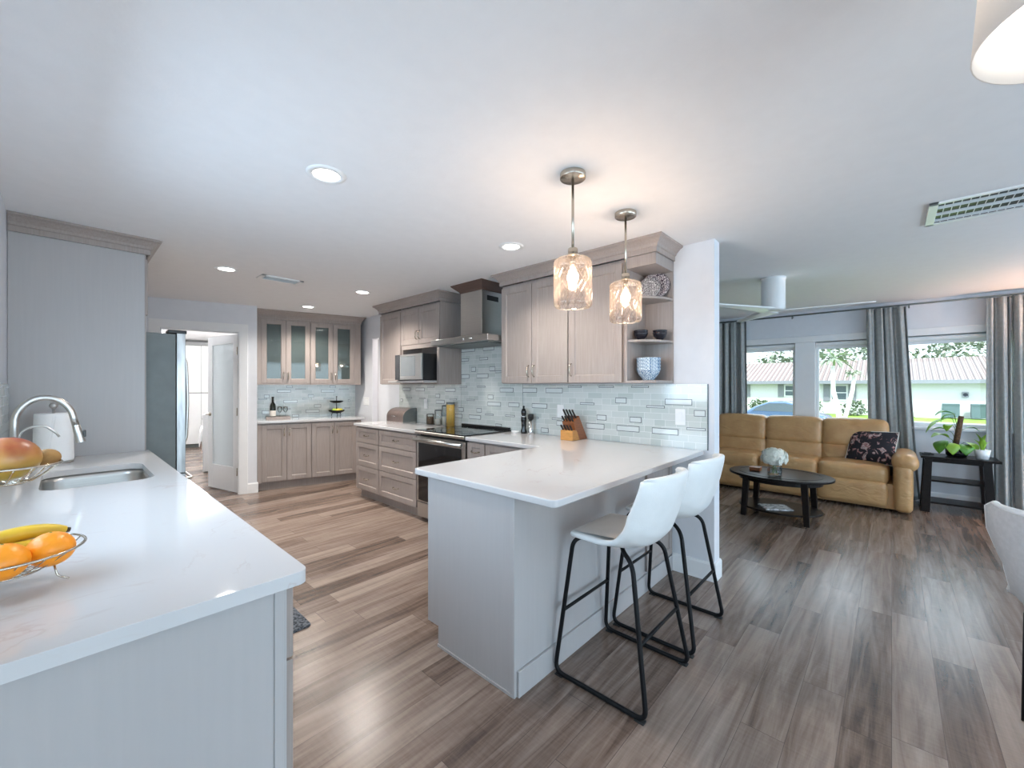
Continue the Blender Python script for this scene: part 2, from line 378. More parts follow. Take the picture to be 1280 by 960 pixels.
    def build(s, name, mats, parent=None, smooth=False, bevel=0, sub=0, solid=0, segs=2, fixn=True):
        me = bpy.data.meshes.new(name); me.from_pydata(s.v, [], s.f)
        if isinstance(mats, str): mats = [mats]
        for k in mats: me.materials.append(MATS[k])
        for p, mi in zip(me.polygons, s.m): p.material_index = mi; p.use_smooth = smooth
        if fixn:
            bm = bmesh.new(); bm.from_mesh(me); bmesh.ops.recalc_face_normals(bm, faces=bm.faces); bm.to_mesh(me); bm.free()
        me.update()
        o = bpy.data.objects.new(name, me); COL.objects.link(o)
        if parent: o.parent = parent
        if solid:
            md = o.modifiers.new('solid', 'SOLIDIFY'); md.thickness = solid; md.offset = 0
        if bevel:
            md = o.modifiers.new('bevel', 'BEVEL'); md.width = bevel; md.segments = segs; md.limit_method = 'ANGLE'; md.angle_limit = math.radians(40)
            for p in me.polygons: p.use_smooth = True
            md2 = o.modifiers.new('wn', 'WEIGHTED_NORMAL'); md2.keep_sharp = True
        if sub:
            md = o.modifiers.new('sub', 'SUBSURF'); md.levels = sub; md.render_levels = sub
        return o

def tag(o, label=None, cat=None, group=None, kind=None):
    if label: o['label'] = label
    if cat: o['category'] = cat
    if group: o['group'] = group
    if kind: o['kind'] = kind
    return o
def thing(name, label, cat, loc=(0, 0, 0), rotz=0, group=None):
    o = bpy.data.objects.new(name, None); COL.objects.link(o); o.empty_display_size = .1
    o.location = loc; o.rotation_euler = (0, 0, rotz)
    return tag(o, label, cat, group)
def struct(name, mb, m, label=None, **k):
    o = mb.build(name, m, **k); o['kind'] = 'structure'
    if label: o['label'] = label
    return o
def copy_tree(o, parent=None):
    c = o.copy(); COL.objects.link(c)
    if parent: c.parent = parent
    for ch in list(o.children): copy_tree(ch, c)
    return c
def fillet(pts, r, n=5):
    pts = [Vector(p) for p in pts]; out = [pts[0]]
    for i in range(1, len(pts)-1):
        a = (pts[i-1]-pts[i]); b = (pts[i+1]-pts[i]); rr = min(r, a.length*.49, b.length*.49)
        p0 = pts[i]+a.normalized()*rr; p1 = pts[i]+b.normalized()*rr
        for k in range(n+1):
            t = k/n; out.append(p0*(1-t)**2+pts[i]*2*t*(1-t)+p1*t*t)
    out.append(pts[-1]); return out
def rrect(x0, x1, y0, y1, r, n=5):
    out = []
    for cx, cy, a0 in ((x1-r, y0+r, -90), (x1-r, y1-r, 0), (x0+r, y1-r, 90), (x0+r, y0+r, 180)):
        for i in range(n+1): a = math.radians(a0+90*i/n); out.append((cx+r*math.cos(a), cy+r*math.sin(a)))
    return out
def slab(outer, hole, z0, z1):
    """flat slab with one hole -> MB"""
    mb = MB(); bm = bmesh.new(); n1 = len(outer); n2 = len(hole)
    vs = [bm.verts.new((x, y, 0)) for x, y in outer+hole]
    es = [bm.edges.new((vs[i], vs[(i+1) % n1])) for i in range(n1)]+[bm.edges.new((vs[n1+i], vs[n1+(i+1) % n2])) for i in range(n2)]
    bmesh.ops.triangle_fill(bm, use_beauty=True, use_dissolve=False, edges=es)
    bm.verts.index_update()
    tris = [tuple(v_.index for v_ in f.verts) for f in bm.faces]; bm.free()
    pts = outer+hole; n = len(pts)
    mb.add([(x, y, z0) for x, y in pts]+[(x, y, z1) for x, y in pts],
           tris+[tuple(i+n for i in t_) for t_ in tris] +
           [(i, (i+1) % n1, n+(i+1) % n1, n+i) for i in range(n1)]+[(n1+i, n1+(i+1) % n2, n+n1+(i+1) % n2, n+n1+i) for i in range(n2)])
    return mb

CEIL = 2.415
TH = math.radians(-15.5); HO = (1.70, 6.06)
def UV(a, b): return (HO[0]+a*math.cos(TH)-b*math.sin(TH), HO[1]+a*math.sin(TH)+b*math.cos(TH))
MH = Matrix.Translation((HO[0], HO[1], 0)) @ Matrix.Rotation(TH, 4, 'Z')

# ------------------------------------------------------------ structure
struct('floor', MB().box(-3.2, 7.1, -3.7, 13.5, -.12, 0), 'vinyl_planks')
struct('ceiling', MB().box(-3.2, 7.1, -3.7, 13.5, CEIL, CEIL+.1), 'ceiling_paint')
w = MB()
w.box(-.33, -.23, .6, 1.2, 0, CEIL).box(-.33, -.23, 2.7, 7.4, 0, CEIL).box(-.33, -.23, 1.2, 2.7, 0, 1.1).box(-.33, -.23, 1.2, 2.7, 2.0, CEIL)
struct('wall_left', w, 'wall_paint')
struct('wall_dining', MB().box(-3.1, -.33, .6, .7, 0, CEIL), 'wall_paint')
struct('wall_west', MB().box(-3.2, -3.1, -3.6, .7, 0, CEIL), 'wall_paint')
w = MB(); w.box(-3.2, -1.1, -3.7, -3.6, 0, CEIL).box(2.3, 7.1, -3.7, -3.6, 0, CEIL).box(-1.1, 2.3, -3.7, -3.6, 2.2, CEIL)
struct('wall_rear', w, 'wall_paint')
w = MB()
w.box(-2.1, -.97, 0, .12, 0, CEIL, M=MH).box(-.97, -.198, 0, .12, 2.065, CEIL, M=MH).box(-.198, 0, 0, .12, 0, CEIL, M=MH)
w.box(-.12, 0, .12, .68, 0, CEIL, M=MH).box(0, 1.36, .58, .68, 0, CEIL, M=MH)
struct('wall_back', w, 'wall_paint')
w = MB(); w.box(3.1, 3.215, .92, 5.48, 0, CEIL).box(3.1, 3.215, 5.48, 5.72, 2.08, CEIL)
w.box(3.13, 3.215, 5.72, 6.3, 0, CEIL)
struct('wall_range', w, 'wall_paint')
struct('wall_hallway', MB().box(4.2, 4.3, 5.1, 8, 0, CEIL).box(3.215, 4.2, 7.6, 7.7, 0, CEIL), 'wall_paint')
struct('wall_living', MB().box(3.215, 6.95, 5.0, 5.1, 0, CEIL), 'wall_paint')
w = MB()
Y1a, Y1b, Y2a, Y2b, ZS, ZT = .12, 2.15, -.95, -.07, .90, 1.98
w.box(6.95, 7.1, -3.6, Y2a, 0, CEIL).box(6.95, 7.1, Y2b, Y1a, 0, CEIL).box(6.95, 7.1, Y1b, 5.1, 0, CEIL)
w.box(6.95, 7.1, Y2a, Y2b, 0, ZS).box(6.95, 7.1, Y2a, Y2b, ZT, CEIL).box(6.95, 7.1, Y1a, Y1b, 0, ZS).box(6.95, 7.1, Y1a, Y1b, ZT, CEIL)
struct('wall_window', w, 'wall_paint')
# laundry room beyond the door
w = MB(); w.box(-1.75, -1.65, .12, 5.9, 0, CEIL, M=MH).box(-1.75, .4, 5.8, 5.9, 0, CEIL, M=MH).box(.3, .4, .68, 5.9, 0, CEIL, M=MH)
struct('wall_laundry', w, 'white_trim')
# baseboards
BB = [(0, 0), (.014, 0), (.014, .115), (.008, .13), (0, .13)]
struct('baseboard_right', MB().sweep([(6.95, 5.0), (6.95, -3.6)], BB), 'white_trim')
struct('baseboard_column', MB().sweep([(3.10, 1.21), (3.10, .92), (3.215, .92), (3.215, 3.5)][::-1], [(-o, z) for o, z in BB]), 'white_trim')
bb = MB().sweep([(-.10, 0), (.0, 0), (.0, .02)], [(o, z) for o, z in BB]); bb.v = [tuple(MH @ Vector(p)) for p in bb.v]
struct('baseboard_back', bb, 'white_trim')
struct('baseboard_range', MB().sweep([(3.1, 5.48), (3.1, 4.96)], [(o, z) for o, z in BB]), 'white_trim')
# door casing
w = MB(); w.box(-.198, -.10, -.018, 0, 0, 2.165, M=MH).box(-1.07, -.97, -.018, 0, 0, 2.165, M=MH).box(-1.07, -.10, -.0185, 0, 2.065, 2.165, M=MH)
w.box(-.21, -.198, 0, .12, 0, 2.065, M=MH).box(-.97, -.958, 0, .12, 0, 2.065, M=MH).box(-.97, -.198, 0, .12, 2.053, 2.065, M=MH)
struct('trim_1', w, 'white_trim', bevel=.003)

# open door leaf: hinge at u=-.21, v=.12
d = bpy.data.objects.new('door_1', None); COL.objects.link(d); d['kind'] = 'structure'
hx, hy = UV(-.212, .045); d.location = (hx, hy, 0); d.rotation_euler = (0, 0, TH+math.radians(119))
m1 = MB(); DW = .735
m1.box(0, .11, -.035, 0, .012, 2.045).box(DW-.11, DW, -.035, 0, .012, 2.045).box(.11, DW-.11, -.035, 0, 1.93, 2.045).box(.11, DW-.11, -.035, 0, .012, .33)
m1.build('door_frame', 'white_trim', d, bevel=.003)
MB().box(.11, DW-.11, -.022, -.013, .33, 1.93).build('door_glass', 'frost_glass', d)
for sy in (-1, 1):
    y0 = -.0175+sy*.0175
    MB().tube([(DW-.06, y0, 1.0), (DW-.06, y0+sy*.05, 1.0), (DW-.17, y0+sy*.05, 1.0)], .009).lathe([(.026, 0), (.026, .008)], 16, 0, Matrix.Translation((DW-.06, y0, 1.0)) @ Matrix.Rotation(-sy*PI/2, 4, 'X')).build('door_handle', 'nickel', d, smooth=True)
for z in (.28, 1.05, 1.83):
    MB().box(-.008, .004, -.028, .012, z-.05, z+.05).build('hinge', 'nickel', d)

# windows
def window(nm, ya, yb, mull, label):
    r = bpy.data.objects.new(nm, None); COL.objects.link(r); r['kind'] = 'structure'; r['label'] = label; r.location = (6.95, 0, 0)
    f = MB()
    f.box(-.025, .03, ya-.06, ya, ZS-.04, ZT+.07).box(-.025, .03, yb, yb+.06, ZS-.04, ZT+.07).box(-.03, .03, ya-.06, yb+.06, ZT, ZT+.085)
    for a, b in ([(ya, yb)] if not mull else [(ya, mull[0]), (mull[1], yb)]):
        f.box(.05, .09, a, a+.035, ZS, ZT).box(.05, .09, b-.035, b, ZS, ZT).box(.05, .09, a, b, ZS, ZS+.04).box(.05, .09, a, b, ZT-.04, ZT)
    f.build('window_frame', 'white_trim', r, bevel=.004)
    if mull: MB().box(-.02, .12, mull[0], mull[1], ZS, ZT).build('window_mullion', 'white_trim', r, bevel=.004)
    MB().box(.066, .072, ya, yb, ZS, ZT).build('window_pane', 'window_glass', r)
    MB().box(-.06, .05, ya-.07, yb+.07, ZS-.035, ZS-.005).build('window_sill', 'white_trim', r, bevel=.004)
    s = MB()
    for a, b in ([(ya+.01, yb-.01)] if not mull else [(ya+.01, mull[0]-.005), (mull[1]+.005, yb-.01)]):
        s.tube([(.02, a, ZT-.035), (.02, b, ZT-.035)], .03, 14); s.box(.035, .041, a, b, ZT-.10, ZT-.03)
    s.build('roller_shade', 'white_trim', r, smooth=False)
window('window_1', Y1a, Y1b, (.77, 1.0), 'wide two-pane window behind the tan sofa')
window('window_2', Y2a, Y2b, None, 'single window behind the side table and plants')
r = bpy.data.objects.new('window_3', None); COL.objects.link(r); r['kind'] = 'structure'; r.location = (-.23, 0, 0); r['label'] = 'window over the sink'
f = MB(); f.box(-.1, .012, 1.2, 1.25, 1.1, 2.0).box(-.1, .012, 2.65, 2.7, 1.1, 2.0).box(-.1, .012, 1.2, 2.7, 1.95, 2.0).box(-.1, .012, 1.2, 2.7, 1.1, 1.15).box(-.09, -.05, 1.93, 1.97, 1.15, 1.95)
f.build('window_frame', 'white_trim', r, bevel=.004)
r = bpy.data.objects.new('door_2', None); COL.objects.link(r); r['kind'] = 'structure'; r.location = (0, -3.65, 0); r['label'] = 'sliding glass patio doors behind the camera'
f = MB(); f.box(-1.1, -1.04, -.05, .05, 0, 2.2).box(2.24, 2.3, -.05, .05, 0, 2.2).box(-1.1, 2.3, -.05, .05, 2.14, 2.2).box(.57, .63, -.05, .05, 0, 2.2)
f.build('door_frame', 'white_trim', r, bevel=.004)
MB().box(-1.1, 2.3, -.03, -.024, 0, 2.2).build('door_glass', 'window_glass', r)

# ------------------------------------------------------------ tile backsplashes
def accent(mb, a, b, z0, z1, t=.004):
    """outlined tile: dark border + pale centre"""
    w_ = .0045
    mb.box(a, b, -.0105, -.002, z0, z1, 1)
    if z1-z0 > .024: mb.box(a+w_, b-w_, -.012, -.0105, z0+w_, z1-w_, 2)
    else: mb.box(a+w_, b-w_, -.012, -.0105, z0+.004, z1-.004, 2)
RNG = [(3.633,3.404,1.82,1.763),(3.274,3.102,1.813,1.761),(3.633,3.506,1.69,1.66),(3.33,3.198,1.69,1.661),(3.462,3.39,1.59,1.539),(3.173,3.086,1.587,1.539),(3.086,2.99,1.54,1.516),(3.633,3.497,1.511,1.463),(3.375,3.192,1.514,1.465),(3.664,3.539,1.38,1.362),(3.37,3.236,1.38,1.363),(4.84,4.662,1.358,1.314),(4.543,4.348,1.358,1.314),(4.288,4.144,1.38,1.36),(3.928,3.742,1.356,1.311),(4.119,4.032,1.283,1.237),(4.895,4.84,1.208,1.168),(4.765,4.626,1.233,1.215),(4.461,4.333,1.233,1.215),(4.109,3.944,1.21,1.166),(3.848,3.717,1.234,1.214),(3.542,3.41,1.233,1.214),(3.198,3.115,1.285,1.238),(3.203,3.004,1.21,1.166),(3.016,2.825,1.36,1.314),(2.894,2.745,1.21,1.166),(3.686,3.596,1.133,1.087),(3.742,3.618,1.056,1.012),(3.503,3.31,1.057,1.012),(3.375,3.296,1.134,1.089),(3.241,3.112,1.082,1.064),(2.938,2.806,1.083,1.064),(3.081,2.991,.982,.955),(2.7,2.519,1.361,1.314),(2.41,2.216,1.361,1.313),(2.157,2.012,1.38,1.364),(1.839,1.697,1.38,1.364),(1.541,1.395,1.38,1.364),(1.682,1.583,1.283,1.236),(2.027,1.883,1.234,1.214),(1.267,1.067,1.281,1.236),(1.415,1.269,1.227,1.208),(2.58,2.394,1.21,1.166),(1.054,.975,1.204,1.158),(1.859,1.766,1.133,1.088),(1.556,1.455,1.131,1.086),(2.337,2.22,1.083,1.064),(2.564,2.497,1.08,1.063),(2.284,2.207,1.06,1.014),(1.965,1.786,1.057,1.01),(1.671,1.472,1.057,1.01),(1.369,1.166,1.057,1.01),(1.108,.973,1.076,1.057),(2.467,2.379,.982,.937)]
t = thing('tile_backsplash', 'pale aqua glass tile backsplash with dark outlined tiles running behind the range', 'backsplash', (3.1, 4.93, 0), -PI/2)
p = MB(); p.box(0, 1.29, -.009, -.001, .92, 1.398).box(1.294, 2.228, -.009, -.001, .92, 2.3).box(2.235, 3.97, -.009, -.001, .92, 1.392)
for a, b, z1, z0 in RNG: accent(p, 4.93-a, 4.93-b, z0, z1)
p.box(3.966, 3.972, -.011, -.001, .92, 1.392, 1)
p.build('tiles', ['glass_tile', 'tile_dark', 'tile_accent'], t)
HT = [(.367,.447,1.354,1.385),(.248,.424,1.286,1.327),(.483,.624,1.331,1.343),(.831,1.022,1.283,1.325),(.95,1.038,1.353,1.382),(1.084,1.224,1.326,1.339),(.65,.731,1.207,1.25),(.574,.703,1.18,1.196),(.868,1.008,1.181,1.197),(.33,.51,1.132,1.175),(.735,.828,1.055,1.103),(.619,.807,.98,1.027),(1.166,1.244,1.03,1.046),(1.218,1.244,1.132,1.172),(.314,.417,1.038,1.056),(.439,.53,.925,.961),(.086,.152,1.207,1.256),(.02,.122,1.187,1.203),(.06,.19,.98,1.03)]
t = thing('tile_backsplash', 'grey-green glass tile backsplash in the alcove under the glass-front cabinets', 'backsplash', (*UV(0, .58), 0), TH)
p = MB().box(0.001, 1.34, -.009, -.001, .92, 1.40)
for a, b, z0, z1 in HT: accent(p, a, b, z0, z1)
p.build('tiles', ['glass_tile', 'tile_dark', 'tile_accent'], t)
t = thing('tile_backsplash', 'narrow strip of white tile on the left wall behind the faucet', 'backsplash', (-.23, .72, 0), PI/2)
MB().box(0, .47, -.009, -.001, .92, 1.39).box(.48, 1.98, -.009, -.001, .92, 1.09).box(1.98, 3.17, -.009, -.001, .92, 1.39).build('tiles', 'glass_tile', t)

# ------------------------------------------------------------ cabinets (local: x right, y into the cabinet, front at y=0)
def shaker(x0, x1, z0, z1, rail=.057, glass=False, y0=0.0, th=.02):
    m = MB(); g = .0015; x0 += g; x1 -= g; z0 += g; z1 -= g
    r = min(rail, (z1-z0)*.28)
    m.box(x0, x0+rail, y0, y0+th, z0, z1).box(x1-rail, x1, y0, y0+th, z0, z1)
    m.box(x0+rail, x1-rail, y0, y0+th, z0, z0+r).box(x0+rail, x1-rail, y0, y0+th, z1-r, z1)
    a, b, c, d_ = x0+rail, x1-rail, z0+r, z1-r; q = .006
    # inner bead
    vs = [(a, y0+.003, c), (b, y0+.003, c), (b, y0+.003, d_), (a, y0+.003, d_), (a+q, y0+.011, c+q), (b-q, y0+.011, c+q), (b-q, y0+.011, d_-q), (a+q, y0+.011, d_-q)]
    m.add(vs, [(0, 1, 5, 4), (1, 2, 6, 5), (2, 3, 7, 6), (3, 0, 4, 7)])
    if not glass: m.box(a, b, y0+.011, y0+.017, c, d_)
    return m, (a, b, c, d_)
def pull(x, z, vert, ln=.10):
    h = ln/2; d_ = -.028
    if vert: pts = [(x, 0, z-h), (x, d_*.6, z-h*.9), (x, d_, z-h*.5), (x, d_, z+h*.5), (x, d_*.6, z+h*.9), (x, 0, z+h)]
    else: pts = [(x-h, 0, z), (x-h*.9, d_*.6, z), (x-h*.5, d_, z-.004), (x+h*.5, d_, z-.004), (x+h*.9, d_*.6, z), (x+h, 0, z)]
    return MB().tube(pts, .0052, 8)
def door(root, x0, x1, z0, z1, side, upper, glass=False, handle=True, nm='door', ln=.10):
    m, (a, b, c, d_) = shaker(x0, x1, z0, z1, glass=glass)
    o = m.build(nm, 'cabinet_wood', root, bevel=.0018, segs=1)
    if glass: MB().box(a, b, .011, .015, c, d_).build('glass_pane', 'cabinet_glass', o)
    if handle:
        hx_ = (x1-.03) if side == 'r' else (x0+.03)
        hz = (z0+.105) if upper else (z1-.105)
        pull(hx_, hz, True, ln).build('handle', 'nickel', o, smooth=True)
    return o
def drawer(root, x0, x1, z0, z1):
    m, _ = shaker(x0, x1, z0, z1)
    o = m.build('drawer', 'cabinet_wood', root, bevel=.0018, segs=1)
    pull((x0+x1)/2, (z0+z1)/2, False).build('handle', 'nickel', o, smooth=True)
    return o
def body(root, x0, x1, y1, z0, z1, toe=False, y0=.0215, m='cabinet_wood', hollow=False):
    mb = MB()
    if hollow:
        t_ = .018
        mb.box(x0, x0+t_, y0, y1, z0, z1).box(x1-t_, x1, y0, y1, z0, z1).box(x0+t_, x1-t_, y0, y1, z0, z0+t_).box(x0+t_, x1-t_, y0, y1, z1-t_, z1).box(x0+t_, x1-t_, y1-.01, y1, z0+t_, z1-t_)
    else: mb.box(x0, x1, y0, y1, z0, z1)
    o = mb.build('cabinet_body', m, root, bevel=.001, segs=1)
    if toe: MB().box(x0+.0005, x1-.0005, .075, y1, 0, z0-.0005).build('toe_kick', 'cabinet_wood', root)
    return o
CT = .887
G_UP = 'greige wall cabinets'
# range wall uppers. front doors at X=2.78, origin Y=4.89
RZ = -PI/2
t = thing('wall_cabinet', 'tall narrow one-door wall cabinet left of the microwave', 'cabinet', (2.78, 4.89, 1.40), RZ)
body(t, 0, .485, .319, 0, .91); door(t, .004, .481, .004, .88, 'l', True, handle=False)
t = thing('wall_cabinet', 'two-door wall cabinet with an open niche holding the microwave', 'cabinet', (2.78, 4.404, 1.40), RZ)
mb = MB(); mb.box(0, .766, .0215, .319, .462, .91).box(0, .02, .0215, .319, 0, .462).box(.72, .766, 0, .319, 0, .462).box(.02, .72, .30, .319, 0, .462)
mb.build('cabinet_body', 'cabinet_wood', t, bevel=.001, segs=1)
MB().box(-.0, .72, -.17, .30, .018, .040).build('microwave_shelf', 'cabinet_panel', t, bevel=.003)
MB().box(.02, .72, .0, .02, .415, .462).build('valance', 'cabinet_wood', t)
door(t, .004, .375, .466, .886, 'r', True); door(t, .377, .762, .466, .886, 'l', True)
t = thing('wall_cabinet', 'two-door wall cabinet right of the range hood, behind the left pendant', 'cabinet', (2.78, 2.70, 1.40), RZ)
body(t, 0, .757, .319, 0, .91); door(t, .004, .372, .004, .886, 'r', True); door(t, .374, .755, .004, .886, 'l', True)
t = thing('wall_cabinet', 'one-door wall cabinet between the two pendants beside the open shelves', 'cabinet', (2.78, 1.942, 1.40), RZ)
body(t, 0, .502, .319, 0, .91); door(t, .004, .480, .004, .886, 'l', True)
t = thing('corner_shelf', 'open end shelf unit with quarter-round shelves of plates and bowls', 'shelf', (2.78, 1.439, 1.40), RZ)
mb = MB(); mb.box(0, .018, 0, .319, 0, .91).box(.018, .235, .302, .319, 0, .91)
mb.box(.018, .235, .0, .302, .83, .91); mb.build('carcass', 'cabinet_wood', t, bevel=.001, segs=1)
def qshelf(z, full=False):
    if full: poly = [(.018, 0), (.23, 0), (.235, .005), (.235, .302), (.018, .302)]
    else:
        poly = [(.018, .302), (.018, .012)]
        poly += [(.018+.217*math.sin(a), .302-.29*math.cos(a)) for a in [math.radians(k) for k in range(8, 91, 8)]]+[(.235, .302)]
    MB().prism(poly, z-.018, z).build('shelf_board', 'cabinet_wood', t, bevel=.002)
qshelf(.018, True); qshelf(.315); qshelf(.63)

CP = [(0, 2.311), (.010, 2.311), (.010, 2.345), (.018, 2.350), (.024, 2.365), (.050, 2.392), (.062, 2.398), (.068, 2.402), (.068, 2.4145), (0, 2.4145)]
def crown(name, path, label, local_rot=None, m='cabinet_wood'):
    mb = MB().sweep(path, CP)
    if local_rot: mb.v = [tuple(local_rot @ Vector(p)) for p in mb.v]
    o = mb.build(name, m); return tag(o, label, 'crown molding')
# 'out' is right of travel
crown('crown_molding', [(3.098, 4.89), (2.78, 4.89), (2.78, 3.638), (3.098, 3.638)], 'crown molding over the microwave cabinets').data.name = 'crown'
crown('crown_molding', [(3.098, 2.70), (2.78, 2.70), (2.78, 1.204), (3.098, 1.204)], 'long crown molding above the cabinets behind the pendants')
# ------------------------------------------------------------ range wall bases, front at X=2.475
def base3(name, y0, wd, label):
    t = thing('base_cabinet', label, 'cabinet', (2.475, y0, 0), RZ)
    body(t, 0, wd, .623, .105, CT-.003, toe=True)
    drawer(t, .004, wd-.004, .69, .872); drawer(t, .004, wd-.004, .405, .687); drawer(t, .004, wd-.004, .115, .402)
base3('b', 4.93, .545, 'narrow three-drawer base cabinet at the left end of the range run')
base3('b', 4.384, .755, 'wide three-drawer base cabinet just left of the range')
t = thing('base_cabinet', 'slim base cabinet with drawer and door right of the range', 'cabinet', (2.475, 2.835, 0), RZ)
body(t, 0, .235, .623, .105, CT-.003, toe=True); drawer(t, .004, .231, .72, .872); door(t, .004, .231, .115, .717, 'r', False, handle=False)
t = thing('base_cabinet', 'corner base cabinet where the range run meets the peninsula', 'cabinet', (2.475, 2.599, 0), RZ)
body(t, 0, .735, .623, .105, CT-.003, toe=True); door(t, .004, .62, .115, .872, 'r', False)

# countertops
def ctop(poly, label, z0=CT, z1=.92):
    o = MB().prism(poly, z0, z1).build('countertop', 'quartz', bevel=.006, segs=3); return tag(o, label, 'countertop')
ctop([(2.45, 3.625), (3.09, 3.625), (3.09, 4.945), (2.45, 4.945)], 'white quartz countertop left of the range under the bread box')
def arc(cx, cy, r, a0, a1, n=5): return [(cx+r*math.cos(math.radians(a0+(a1-a0)*i/n)), cy+r*math.sin(math.radians(a0+(a1-a0)*i/n))) for i in range(n+1)]
poly = arc(1.345, 1.01, .025, 180, 270)+[(3.09, .985), (3.09, 2.832), (2.45, 2.832)]+arc(2.43, 1.985, .02, 0, -90, 3)+arc(1.345, 1.94, .025, 90, 180)
ctop(poly, 'white quartz peninsula countertop with overhang for the stools')

# ------------------------------------------------------------ peninsula base
t = thing('peninsula_cabinet', 'long grey peninsula base cabinet under the overhanging quartz top', 'cabinet', (1.345, 1.225, 0))
MB().box(.013, 1.735, .012, .615, .105, CT-.002).box(.013, 1.735, .012, .55, 0, .105).build('cabinet_body', 'cabinet_panel', t)
MB().prism([(0, 0), (.545, 0), (.545, .105), (.635, .105), (.635, CT-.002), (0, CT-.002)], 0, .012,
           M=Matrix(((0, 0, 1, 0), (1, 0, 0, 0), (0, 1, 0, 0), (0, 0, 0, 1)))).build('end_panel', 'cabinet_panel', t, bevel=.001)
MB().box(-.006, 0, .002, .545, 0, .014).box(-.005, 0, 0, .022, 0, CT-.002).build('edge_trim', 'cabinet_panel', t, bevel=.001)
MB().box(-.004, 1.735, -.004, .012, 0, CT-.002).build('back_panel', 'cabinet_panel', t, bevel=.001)
MB().box(.012, 1.74, -.018, -.004, 0, .115).build('base_molding', 'cabinet_panel', t, bevel=.003)
mm, _ = shaker(1.30, 1.73, .13, .86, rail=.05, y0=-.02, th=.016); mm.build('side_panel', 'cabinet_wood', t, bevel=.001)
for i in range(2):
    m_, _ = shaker(.02+i*.44, .455+i*.44, .115, .872)
    m_.v = [(x, .637-y, z) for x, y, z in m_.v]; o = m_.build('door', 'cabinet_wood', t)

# ------------------------------------------------------------ sink run: front faces +X, rotz=+90: local x -> world +Y, local y -> world -X
t = thing('base_cabinet', 'pale grey base cabinet with a flat end panel nearest the camera, left counter', 'cabinet', (.395, 1.10, 0), PI/2)
body(t, .012, .80, .617, .105, CT-.003, toe=True); drawer(t, .016, .796, .69, .872); door(t, .016, .405, .115, .687, 'r', False); door(t, .407, .796, .115, .687, 'l', False)
MB().box(0, .012, .0215, .617, 0, CT-.003).box(-.004, 0, .03, .05, 0, CT-.003).build('end_panel', 'cabinet_panel', t, bevel=.001)
t = thing('base_cabinet', 'base cabinet under the sink beside the floor mat', 'cabinet', (.395, 1.901, 0), PI/2)
mb = MB().box(0, 1.60, .0215, .04, .105, CT-.003).box(0, .018, .04, .617, .105, CT-.003).box(1.582, 1.60, .04, .617, .105, CT-.003).box(0.018, 1.582, .04, .617, .105, .123)
mb.build('cabinet_body', 'cabinet_wood', t); MB().box(.001, 1.599, .075, .617, 0, .104).build('toe_kick', 'cabinet_wood', t)
for a, b, s_ in ((.004, .40, 'r'), (.402, .80, 'l'), (.802, 1.2, 'r'), (1.202, 1.596, 'l')): door(t, a, b, .115, .872, s_, False)
t = thing('base_cabinet', 'base cabinet between the sink and the tall refrigerator panel', 'cabinet', (.395, 3.502, 0), PI/2)
body(t, 0, .40, .617, .105, CT-.003, toe=True); door(t, .004, .396, .115, .872, 'l', False)
outer = [(-.229, 1.07)]+arc(.39, 1.095, .025, -90, 0)+[(.415, 3.94), (.400, 3.94), (.400, 3.903), (-.229, 3.903)]
hole = rrect(-.075, .315, 2.70, 3.32, .08, 7)
o = slab(outer, hole, CT, .92).build('countertop', 'quartz', bevel=.005, segs=3)
tag(o, 'white quartz countertop with the undermount sink, in the left foreground', 'countertop')
# sink
sk = MB(); rim = rrect(-.08, .32, 2.695, 3.325, .085, 7)
lv = [(1, .886), (.985, .86), (.96, .72), (.9, .70), (.1, .692)]
cx, cy = .12, 3.01; n = len(rim)
vs = [(cx+(x-cx)*k, cy+(y-cy)*(1-(1-k)*.7 if k > .5 else k), z) for k, z in lv for x, y in rim]
fs = [(j*n+i, j*n+(i+1) % n, (j+1)*n+(i+1) % n, (j+1)*n+i) for j in range(len(lv)-1) for i in range(n)]+[tuple(range((len(lv)-1)*n, len(lv)*n))]
sk.add(vs, fs)
o = sk.build('sink', 'steel', smooth=True, solid=.003); tag(o, 'undermount stainless steel sink basin in the left counter', 'sink')
# tall panel + over-fridge cabinet
t = thing('refrigerator_surround', 'tall grey side panel and cabinet with crown molding enclosing the refrigerator', 'cabinet', (.41, 3.905, 0), PI/2)
MB().box(0, .018, .02, .638, .0, 2.31).build('side_panel', 'cabinet_panel', t)
MB().box(.0, .022, .012, .02, .921, 2.31).build('panel_edge', 'cabinet_wood', t, bevel=.001)
body(t, .018, .98, .638, 1.875, 2.31); door(t, .026, .50, 1.885, 2.285, 'r', True); door(t, .502, .975, 1.885, 2.285, 'l', True)
MB().box(.98, 1.0, .02, .638, 0, 2.31).build('side_panel', 'cabinet_panel', t)
cr_ = MB().sweep([(0, .638), (0, .0), (1.0, .0)], CP)
cr_.build('crown', 'cabinet_wood', t)

